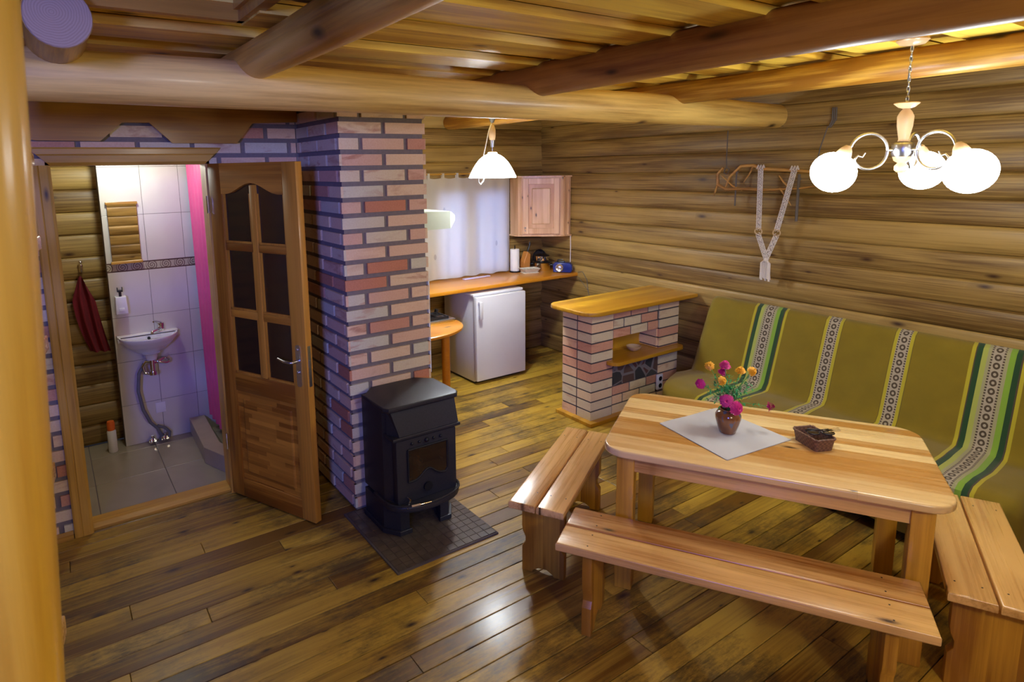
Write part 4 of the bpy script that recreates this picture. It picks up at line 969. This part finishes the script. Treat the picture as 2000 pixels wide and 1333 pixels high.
# pendant
pd = thing('pendant_lamp', 'lit white dome pendant lamp in the kitchen', 'lamp', (2.97, 4.02, 0))
MB().lathe([(.006, 2.498), (.04, 2.495), (.042, 2.40), (.035, 2.385), (.012, 2.335), (.0001, 2.335)], 24).build('ceiling_cup', metal_m, pd, 40)
MB().lathe([(.0001, 2.325), (.014, 2.32), (.026, 2.28), (.027, 2.24), (.021, 2.20), (.0001, 2.20)], 20).build('wooden_grip', turned_m, pd, 50)
MB().lathe([(.0001, 2.202), (.022, 2.202), (.017, 2.15), (.0001, 2.15)], 20).tube([(0, 0, 2.1), (0, 0, 2.16)], .004).build('socket_cup', metal_m, pd, 40)
MB().lathe([(.02, 2.115), (.032, 2.115), (.036, 2.10)], 24).build('neck', turned_m, pd)
prof = [(.036, 2.108)]+[(.187*max(.2, t**.42), 2.10-.185*t) for t in [.01, .03, .06, .1, .16, .24, .34, .46, .6, .76, .9, 1.]]
inn = [(r-.005, z-.002) for r, z in prof[::-1]]
MB().lathe(prof+inn, 48).build('shade', shade_m, pd, 60)
b = MB(); b.tube([(-.005, 0, 2.335), (-.05, -.02, 2.27), (-.085, -.02, 2.14), (-.15, -.06, 2.02), (-.185, -.07, 1.93), (-.185, -.07, 1.885), (-.16, -.06, 1.865), (-.12, -.04, 1.89), (-.1, -.03, 1.92)], .004, 8); b.build('cord', plastic_w, pd, 60)
light('pendant_bulb', 'POINT', (2.97, 4.02, 1.98), 34, (.93, .98, 1), .04)

# ------------------------------------------------------------------ chandelier
cl = thing('chandelier', 'three-globe chandelier with scrolled metal arms hanging over the table', 'chandelier', (3.1, 1.235, 0))
MB().lathe([(.0001, 2.499), (.055, 2.499), (.06, 2.49), (.045, 2.474), (.0001, 2.468)], 32).build('ceiling_rose', turned_m, cl, 40)
b = MB()
for i in range(12):
    z = 2.47-.0205*i; q = i % 2
    b.tube([(.006*math.cos(a*.785)*(1 if q else .3), .006*math.cos(a*.785)*(.3 if q else 1), z-.012+.014*math.sin(a*.785)) for a in range(8)], .0022, 6, cyclic=True)
b.build('chain', metal_m, cl, 60)
MB().tube([(.002, 0, 2.47), (.010, .004, 2.40), (-.008, 0, 2.34), (.008, 0, 2.29), (0, 0, 2.235)], .0035, 8).build('cable', grey_m, cl, 60)
MB().lathe([(.0001, 2.225), (.01, 2.228), (.045, 2.238), (.048, 2.234), (.03, 2.218), (.012, 2.212), (.022, 2.20), (.031, 2.18), (.029, 2.14), (.019, 2.085), (.022, 2.075), (.0001, 2.075)], 32).build('turned_column', turned_m, cl, 50)
MB().lathe([(.0001, 2.078), (.036, 2.07), (.041, 2.062), (.041, 2.022), (.036, 2.012), (.0001, 2.01)], 32).build('hub', metal_m, cl, 40)
MB().lathe([(.0001, 2.012), (.036, 2.012), (.03, 1.995), (.015, 1.985), (.026, 1.972), (.026, 1.955), (.015, 1.944), (.0001, 1.942)], 32).build('finial', turned_m, cl, 50)
def scroll(a):
    M_ = Matrix.Rotation(a, 4, 'Z')
    main = [(.04, 2.04), (.06, 2.04)]; pts_ = []
    for i in range(15):
        t = R(0+ 165*i/14); pts_.append((.135-.075*math.cos(t), 2.04+.075*math.sin(t)*.95))
    low = []
    for i in range(17):
        t = R(-195*i/16); r_ = .072-.0*i; low.append((.132-.072*math.cos(t)*(1 if i < 9 else .95), 2.035+.075*math.sin(t)))
    low2 = [(x, z) for x, z in low[:13]]+[(.195, 2.00), (.188, 2.02), (.165, 2.022), (.15, 2.012), (.14, 2.035)]
    b = MB(); ar = MB()
    ar.tube([(.036, 0, 2.04), (.062, 0, 2.04)], .006, 8, M=M_)
    ar.tube([(x, 0, z) for x, z in pts_]+[(.222, 0, 2.05)], .0065, 8, M=M_)
    ar.tube([(x, 0, z) for x, z in low2[:13]]+[(.188, 0, 2.005), (.176, 0, 2.018), (.158, 0, 2.012), (.148, 0, 2.03)], [.0065]*13+[.005, .0045, .004, .003], 8, M=M_)
    return ar, M_
for k, a in enumerate((R(172), R(291), R(38))):
    # angles are measured in the camera's right/forward frame and turned into the room's
    wx = .8328*math.cos(a)+.5534*math.sin(a); wy = -.5534*math.cos(a)+.8328*math.sin(a); aw = math.atan2(wy, wx)
    ar, M_ = scroll(aw); ao = ar.build('arm', metal_m, cl, 60)
    Mt = M_ @ Matrix.Translation((.222, 0, 2.05)) @ Matrix.Rotation(R(-26), 4, 'Y')
    MB().lathe([(.0001, .012), (.012, .012), (.024, -.005), (.034, -.035), (.03, -.05), (.0001, -.05)], 24, M=Mt).build('lamp_holder', turned_m, ao, 50)
    prof = [(.03, -.045)]
    for i in range(1, 14):
        t = R(18+150*i/13); prof.append((.091*math.sin(t), -.112+.086*math.cos(t)))
    prof += [(.0001, -.199)]
    MB().lathe(prof, 40, M=Mt).build('globe', globe_m, ao, 60)

# ------------------------------------------------------------------ dining table
tb = thing('dining_table', 'large varnished pine dining table with rounded corners', 'table', (2.70, 1.545, 0), R(-59.2))
TL, TW = .672, .40
b = MB(); nb = 7
outer = rrect(-TL, TL, -TW, TW, .11, n=8)
# glued boards: slice outline into strips
def clip(poly, lo, hi):
    def cut(ps, c, keep):
        out = []
        for i in range(len(ps)):
            p, q = ps[i], ps[(i+1) % len(ps)]; ip, iq = keep(p[1]-c), keep(q[1]-c)
            if ip: out.append(p)
            if ip != iq:
                t = (c-p[1])/(q[1]-p[1]); out.append((p[0]+(q[0]-p[0])*t, c))
        return out
    return cut(cut(poly, lo, lambda d: d >= -1e-9), hi, lambda d: d <= 1e-9)
b.prism(outer, .684, .72, (.55, .15, 0), b=.010)
b.build('tabletop', None or table_m, tb, 35)
AP = .575, .315
b = MB(); b.box(-.60, .60, -.335, -.313, .60, .684); b.build('apron', bench_x, tb, 0)
MB().box(-.60, .60, .313, .335, .60, .684).build('apron', bench_x, tb, 0)
MB().box(-.60, -.578, -.313, .313, .60, .684).build('apron', door_z, tb, 0); MB().box(.578, .60, -.313, .313, .60, .684).build('apron', door_z, tb, 0)
for sx in (-1, 1):
    for sy in (-1, 1): MB().bbox(sx*.565-.04, sx*.565+.04, sy*.31-.036, sy*.31+.036, 0, .684, .006).build('leg', bench_z, tb, 30)

def bench(label, loc, rz, L_, W_, H_=.42, inset=.13):
    o = thing('bench', label, 'bench', (*loc, 0), R(rz), 'benches around the dining table')
    w2 = W_/2; g = .004
    for s in (-1, 1):
        b = MB(); y0, y1 = (g, w2) if s > 0 else (-w2, -g)
        b.prism([(-L_/2, y0), (L_/2, y0), (L_/2, y1), (-L_/2, y1)], H_-.038, H_, (random.random(), random.random(), 0), b=.008)
        o2 = b.build('seat_board', bench_x, o, 35)
    for s in (-1, 1):
        x = s*(L_/2-inset); hw = w2-.028; hz = H_-.038
        half = [(hw, 0), (hw, .10), (hw-.0, .13), (hw-.018, .155), (hw-.018, .185), (hw-.004, .215), (hw, .24), (hw, hz)]
        arch_ = [(-.055, 0), (-.05, .012), (-.02, .03), (.02, .03), (.05, .012), (.055, 0)]
        poly = arch_+half+[(-a, c) for a, c in half[::-1]]
        b = MB(); b.prism(poly, x-.021, x+.021, (random.random(), random.random(), 0), plane='yz', b=.003); b.build('leg', bench_z, o, 30)
    MB().box(-L_/2+inset, L_/2-inset, -.012, .012, H_-.09, H_-.038).build('stretcher', bench_x, o, 0)
    b = MB()
    for sx in (-1, 1):
        for q in (-.8, -.25, .25, .8): b.lathe([(.0001, H_+.0008), (.0035, H_+.0006), (.0035, H_-.002)], 10, cx=sx*(L_/2-inset), cy=q*w2)
    split(b, 'screw', dkmetal_m, o, 0)
    return o
bench('short wooden bench with a crosswise end at the left end of the dining table', (2.189, 2.333), 30.3, .955, .272)
bench('long wooden bench in the foreground, along the near side of the dining table', (2.142, 1.337), -58.9, 1.335, .315)
bench('short wooden bench at the right edge, beside the right end of the table', (3.094, .822), 26.0, .875, .30, inset=.09)

# napkin, vase with flowers, basket
def nap(u, v):
    c = [Vector((2.446, 1.933, 0)), Vector((2.849, 1.889, 0)), Vector((2.783, 1.455, 0)), Vector((2.361, 1.503, 0))]
    p = c[0]*(1-u)*(1-v)+c[1]*u*(1-v)+c[2]*u*v+c[3]*(1-u)*v
    return (p.x-2.61, p.y-1.695, .0018+.0012*(math.sin(u*9)*math.cos(v*8)+1))
b = MB(); b.grid(nap, 24, 24); b.grid(lambda u, v: (nap(u, v)[0], nap(u, v)[1], .0004), 2, 2)
tag(b.build('napkin', napkin_m, None, 60, loc=(2.61, 1.695, .7205)), 'pale grey cloth napkin on the table under the vase', 'napkin')
vs_ = thing('flower_vase', 'small brown glazed vase of magenta and orange flowers on the napkin', 'vase', (2.62, 1.675, .7245))
MB().lathe([(.0001, 0), (.034, 0), (.038, .004), (.050, .042), (.058, .072), (.058, .088), (.050, .104), (.038, .112), (.041, .120), (.036, .120), (.032, .112), (.04, .094), (.032, .02), (.0001, .01)], 40).build('pot', vase_m, vs_, 60)
# flower heads placed in camera-facing directions: (right, up, toward viewer)
RX = Vector((.8328, -.5534, 0)); FW = Vector((.55, .83, 0))
def pos(px, py, dep=0):   # photo offsets (px) from the vase mouth, converted to metres
    s = .00225
    return RX*((px-1421)*s*.93)+Vector((0, 0, .124+(796-py)*s))+FW*dep
def flower(b, c, r, nrm, layers, petals, cup=.35, flat=.5):
    nrm = nrm.normalized(); q = nrm.to_track_quat('Z', 'Y').to_matrix().to_4x4(); Mx_ = Matrix.Translation(c) @ q
    for l in range(layers):
        rl = r*(1-.75*l/layers); n = max(5, int(petals*(1-.5*l/layers)))
        for i in range(n):
            a = 2*math.pi*(i+.5*(l % 2)+random.uniform(-.15, .15))/n; w = rl*2.4/n+.0015; h = .004*l
            tip = rl*(.95+random.uniform(-.08, .08)); dz = cup*rl*(l/layers)+random.uniform(-.002, .002)-flat*rl*.25
            ca, sa = math.cos(a), math.sin(a)
            def pt(x, y_, z): return (ca*x-sa*y_, sa*x+ca*y_, z)
            b.add([pt(.15*rl, 0, h), pt(.6*rl, -w, h+dz*.5+.002), pt(tip, -w*.5, h+dz), pt(tip, w*.5, h+dz), pt(.6*rl, w, h+dz*.5+.002)], [(0, 1, 2, 3, 4)], None, Mx_)
hp_ = [  # px, py, r, dep, normal(right, up, viewer), kind
 (1356, 745, .026, .01, (-.7, .1, .8), 'p'), (1414, 708, .028, .03, (0, .9, .35), 'p'), (1412, 726, .022, .05, (.2, .7, .3), 'p'), (1405, 773, .034, -.05, (-.4, .3, .9), 'p'), (1424, 786, .036, -.07, (.25, .2, 1), 'p'), (1508, 792, .028, -.02, (1, .15, .35), 'p'),
 (1373, 704, .023, .0, (-.3, .5, .8), 'y'), (1397, 732, .023, -.03, (.2, .4, .9), 'y'), (1448, 719, .026, .02, (-.1, .9, .3), 'y'), (1474, 720, .025, .02, (.35, .5, .8), 'y')]
pk = MB(); yl = MB(); stm = MB(); lf = MB()
for (px, py, r, dep, nv, kd) in hp_:
    c = pos(px, py, dep); nrm = RX*nv[0]+Vector((0, 0, nv[1]))-FW*nv[2]
    if kd == 'p': flower(pk, c, r, nrm, 6, 22, .5)
    else: flower(yl, c, r, nrm, 5, 14, .5)
    m_ = c*.45+Vector((0, 0, .14))*.55+Vector((0, 0, .01))
    stm.tube([(0, 0, .09), (c.x*.12, c.y*.12, .15), tuple(m_), tuple(c-nrm.normalized()*.006)], .0018, 6)
    for t in (.45, .6, .75):
        base = Vector((0, 0, .13)).lerp(c, t)
        for kk in range(2):
            d = Vector((random.uniform(-1, 1), random.uniform(-1, 1), random.uniform(-.2, .7))).normalized(); w = d.cross(Vector((0, 0, 1))).normalized()*.004; L_ = random.uniform(.018, .035)
            lf.add([base, base+d*L_*.5+w, base+d*L_, base+d*L_*.5-w], [(0, 1, 2, 3)])
for i in range(420):
    c = pos(random.gauss(1422, 22), random.gauss(760, 13), random.uniform(-.04, .05)); d = Vector((random.uniform(-1, 1), random.uniform(-1, 1), random.uniform(-.6, .8))).normalized(); w = d.cross(Vector((.1, .2, 1))).normalized()*random.uniform(.003, .006); L_ = random.uniform(.018, .034)
    lf.add([c, c+d*L_*.5+w, c+d*L_, c+d*L_*.5-w], [(0, 1, 2, 3)])
for k_, (mb_, nm, mt, lb) in enumerate(((pk, 'aster_flower', petal_p, 'magenta aster heads'), (yl, 'marigold_flower', petal_y, 'orange yellow marigold heads'))):
    pass
# each flower head is a part of its own
vsave = []
random.seed(21)
for (px, py, r, dep, nv, kd) in hp_:
    c = pos(px, py, dep); nrm = RX*nv[0]+Vector((0, 0, nv[1]))-FW*nv[2]; mb_ = MB()
    flower(mb_, c, r, nrm, 6 if kd == 'p' else 5, 22 if kd == 'p' else 14, .5)
    mb_.ball(c-nrm.normalized()*.003, r*.3, 10, 6)
    o = mb_.build('flower_head', petal_p if kd == 'p' else petal_y, vs_, 0); lab(o, 'magenta flower' if kd == 'p' else 'orange yellow flower')
stm.build('stems', stem_m, vs_, 60); o = lf.build('leaves', leaf_m, vs_, 0); o['kind'] = 'stuff'
bs = thing('wicker_basket', 'small brown wicker basket on the table holding eyeglasses', 'basket', (2.818, 1.372, .7205), R(66))
p0 = rrect(-.070, .070, -.044, .044, .014); p1 = rrect(-.078, .078, -.052, .052, .018); n = len(p0); b = MB()
b.add([(x, y_, 0) for x, y_ in p0]+[(x, y_, .052) for x, y_ in p1]+[(x*.93, y_*.9, .052) for x, y_ in p1]+[(x*.93, y_*.9, .006) for x, y_ in p0], [(i, (i+1) % n, n+(i+1) % n, n+i) for i in range(n)]+[(n+i, n+(i+1) % n, 2*n+(i+1) % n, 2*n+i) for i in range(n)]+[(2*n+i, 2*n+(i+1) % n, 3*n+(i+1) % n, 3*n+i) for i in range(n)]+[list(range(n))[::-1], [3*n+i for i in range(n)]])
b.build('body', wicker_m, bs, 30)
b = MB(); b.tube([(x*1.0, y_*1.0, .054+.002*math.sin(i*2)) for i, (x, y_) in enumerate(p1)], .005, 8, cyclic=True); b.build('rim', wicker_m, bs, 60)
gl = thing('eyeglasses', 'dark folded glasses lying on top of the wicker basket', 'glasses', (2.822, 1.345, .782), R(-38))
for s in (-1, 1):
    MB().tube([(s*.032+.026*math.cos(a*.45), .02*math.sin(a*.45), .004) for a in range(14)], .0025, 6, cyclic=True).build('rim', black_m, gl, 60)
    MB().lathe([(.0001, .0035), (.024, .0035), (.024, .005), (.0001, .006)], 24, cx=s*.032, sy=.78).build('lens', stoveglass_m, gl, 60)
MB().tube([(-.01, .004, .005), (0, .008, .006), (.01, .004, .005)], .0025, 6).tube([(-.06, .008, .006), (-.055, .03, .004), (.05, .035, .002)], .0025, 6).tube([(.06, .008, .006), (.058, .026, .004), (-.04, .042, .004)], .0025, 6).build('temple', black_m, gl, 60)
kt = MB(); kt.bbox(-.05, .045, -.014, .014, 0, .01, .004)
tag(kt.build('remote_control', black_m, None, 30, loc=(2.825, 1.39, .729), rot=(0, 0, R(66))), 'small black remote lying inside the wicker basket', 'remote')
ck = MB(); ck.bbox(-.035, .035, -.016, .016, 0, .006, .002); tag(ck.build('plastic_packet', clear_m, None, 0, loc=(2.872, 1.325, .790), rot=(0, R(-12), R(-48))), 'clear crumpled packet sticking out over the basket rim', 'packet')

# ------------------------------------------------------------------ sofa
sf = thing('sofa', 'long sofa with green striped cover along the log wall', 'sofa', (0, 0, 0))
Y0, Y1 = .80, 2.97
def prof_pts():
    key = [(3.585, .07), (3.56, .20), (3.55, .34), (3.56, .405), (3.60, .43), (3.70, .44), (3.90, .435), (4.03, .425), (4.085, .425), (4.12, .46), (4.17, .60), (4.225, .75), (4.275, .88), (4.31, .945), (4.35, .965), (4.40, .95), (4.43, .88), (4.45, .6), (4.46, .3)]
    out = []
    for i in range(len(key)-1):
        a, c = Vector(key[i]), Vector(key[i+1]); n = max(1, int((c-a).length/.03))
        for k in range(n): out.append(a.lerp(c, k/n))
    out.append(Vector(key[-1])); return out
PP = prof_pts(); arc = [0]
for i in range(1, len(PP)): arc.append(arc[-1]+(PP[i]-PP[i-1]).length)
me = bpy.data.meshes.new('cover'); bm = bmesh.new(); uvl = bm.loops.layers.uv.new('UVMap'); NY = 70; grid = []
ends = .05
for j in range(NY+1):
    row = []; y = Y0+(Y1-Y0)*j/NY; e0 = min(1, min(y-Y0, Y1-y)/ends); k_ = math.sqrt(max(0, 1-(1-e0)**2))
    for i, p in enumerate(PP):
        # round the two ends in, add soft wrinkles
        seat = p.x < 4.09
        sag = .004*math.sin(y*9+p.x*7)+.003*math.sin(y*23+i*.3)
        cx, cz = (p.x+.03*(1-k_), p.y-.035*(1-k_)*(1 if p.y > .1 else 0))
        if not seat: cx = p.x+.03*(1-k_); cz = p.y-.05*(1-k_)*max(0, (p.y-.5))*2
        yy = y
        # seat end is pulled in towards its front, cover flares at left end
        if y > 2.6 and p.x < 3.9 and p.y > .05: yy = y-(y-2.6)*.42*min(1, (3.9-p.x)/.35)
        row.append((bm.verts.new((cx+sag*.6, yy, cz+(sag if seat else 0))), yy if p.x > 4.1 else yy, arc[i], p.x))
    grid.append(row)
def uvy(yw, x):   # stripes run straight down the back, lean slightly left across the seat
    return yw+(.05*min(1, (4.35-x)/.5) if x < 4.35 else 0)
for j in range(NY):
    for i in range(len(PP)-1):
        q = (grid[j][i], grid[j+1][i], grid[j+1][i+1], grid[j][i+1]); f_ = bm.faces.new([v[0] for v in q]); f_.smooth = True
        for lp_, v in zip(f_.loops, q): lp_[uvl].uv = (uvy(v[1], v[3]), v[2])
for row in (grid[0], grid[-1]):
    f_ = bm.faces.new([v[0] for v in row]); f_.smooth = False
    for lp_ in f_.loops: lp_[uvl].uv = (.4, lp_.vert.co.z)
bmesh.ops.recalc_face_normals(bm, faces=bm.faces[:]); bm.to_mesh(me); bm.free(); me.materials.append(cover_m); me.set_sharp_from_angle(angle=R(50))
o = bpy.data.objects.new('fabric_cover', me); COL.objects.link(o); o.parent = sf
for y in (1.0, 2.6): MB().box(3.6, 3.66, y-.03, y+.03, 0, .1).build('foot', black_m, sf, 0)
for y in (1.0, 2.75): MB().box(4.38, 4.43, y-.03, y+.03, 0, .31).build('foot', black_m, sf, 0)

# ------------------------------------------------------------------ branch with macrame on the wall
br = thing('branch_rack', 'bent bare branch hung on the log wall by cords', 'branch', (4.42, 2.65, 1.93))
def wp(px, py): # wall position from photo pixels on X=4.42
    return None
P_ = lambda dy, dz, dx=0: (dx, dy, dz)
b = MB()
b.tube([P_(.33, .03), P_(.375, -.02), P_(.37, -.10), P_(.30, -.135), P_(.15, -.13), P_(0, -.135), P_(-.15, -.125), P_(-.27, -.12), P_(-.38, -.10)], [.008, .011, .013, .012, .010, .009, .008, .007, .005], 10)
b.tube([P_(.37, -.10), P_(.39, -.155), P_(.40, -.19)], [.009, .007, .004], 8)
b.tube([P_(.30, -.12), P_(.27, -.04), P_(.18, .04), P_(.08, .045), P_(0.02, .02), P_(-.15, .01), P_(-.30, .0), P_(-.4, -.01)], [.008, .01, .012, .012, .013, .012, .011, .010], 10)
b.tube([P_(.08, .04), P_(.11, -.02), P_(.15, -.08)], [.008, .006, .004], 8); b.tube([P_(.34, -.03), P_(.24, -.11), P_(.16, -.14)], [.004, .007, .006], 8)
b.tube([P_(-.12, -.03), P_(-.16, -.08), P_(-.22, -.125)], [.004, .007, .008], 8); b.tube([P_(-.13, -.12), P_(-.18, -.18), P_(-.22, -.24)], [.007, .006, .003], 8)
b.build('branch', branch_m, br, 60)
b = MB(); b.tube([P_(.305, .31), P_(.305, .10), P_(.30, .03)], .004, 6); b.tube([P_(-.42, .30, .03), P_(-.385, .16, .02), P_(-.37, .0)], .004, 6)
for d in (-.012, 0, .012): b.tube([P_(-.445+d, .42, .05), P_(-.45+d, .34, .045), P_(-.43+d*.5, .29, .03)], .005, 6)
b.tube([P_(.30+.02*math.cos(a), .005+.025*math.sin(a), .01*math.sin(a*3)) for a in [i*.7 for i in range(14)]], .004, 6)
split(b, 'hanging_cord', rope_m, br, 60)
for y, z0, z1 in ((.215, -.05, -.26), (-.265, -.10, -.35)):
    b = MB(); b.tube([P_(y, z0+.08), P_(y, z1)], .006 if y > 0 else .010, 8); b.tube([P_(y+.01, z0+.07), P_(y-.015, z0+.05), P_(y, z0+.02)], .004, 6); split(b, 'hanging_peg', rope_m, br, 50)
mc = thing('macrame_hanging', 'knotted off-white macrame hanging with rings and tassel on the branch', 'macrame', (4.40, 2.60, 1.93))
def braid(b, A, Bp, w, n):
    A, Bp = Vector(A), Vector(Bp); d = (Bp-A); L_ = d.length; d.normalize(); s = Vector((0, d.z, -d.y)).normalized()
    m_ = n*8
    for ph, amp, rr in ((0, w, .0035), (math.pi, w, .0035), (math.pi/2, w*.35, .004)):
        b.tube([A+d*L_*i/m_+s*amp*math.sin(i/m_*n*math.pi*2+ph)+Vector((.008*math.cos(i/m_*n*math.pi*4+ph), 0, 0)) for i in range(m_+1)], rr, 6)
    for i in range(n*2):
        p = A+d*L_*(i+.5)/(n*2)
        for sg in (-1, 1):
            b.tube([p+s*sg*(w*.6+w*1.1*math.sin(t*math.pi/6))+d*.022*math.cos(t*math.pi/6) for t in range(7)], .0028, 5)
for nm, A, Bp in (('left strap', P_(.06, .02), P_(.05, -.42)), ('right strap', P_(-.19, .01), P_(-.09, -.42))):
    b = MB(); braid(b, A, Bp, .011, 9)
    for q in (-.02, 0, .02): b.tube([(A[0]+.018, A[1]+q, A[2]), (A[0], A[1]+q, A[2]+.025), (A[0]-.018, A[1]+q, A[2])], .006, 8)
    b.build('knotted_strap', cord_m, mc, 60)
    rgn = MB(); rgn.tube([(0, Bp[1]+.028*math.cos(a*.524), Bp[2]-.02+.024*math.sin(a*.524)) for a in range(12)], .0045, 8, cyclic=True); rgn.build('ring', bowl_m, mc, 60)
    b = MB(); braid(b, (0, Bp[1], Bp[2]-.04), P_(-.022, -.635), .011, 4); b.build('knotted_strap', cord_m, mc, 60)
b = MB(); b.ball(P_(-.022, -.645), .018, 12, 8)
for i in range(9):
    a = i*.7; yy = -.022+.036*math.cos(i/8*math.pi); xx = .012*math.sin(a)
    b.tube([(0, -.022, -.64), (xx, yy, -.67), (xx*1.1, yy*1.03, -.75), (xx*1.1, yy*1.05-.002, -.79-.01*math.sin(i*2))], [.006, .006, .006, .008], 7)
b.build('tassel', cord_m, mc, 60)
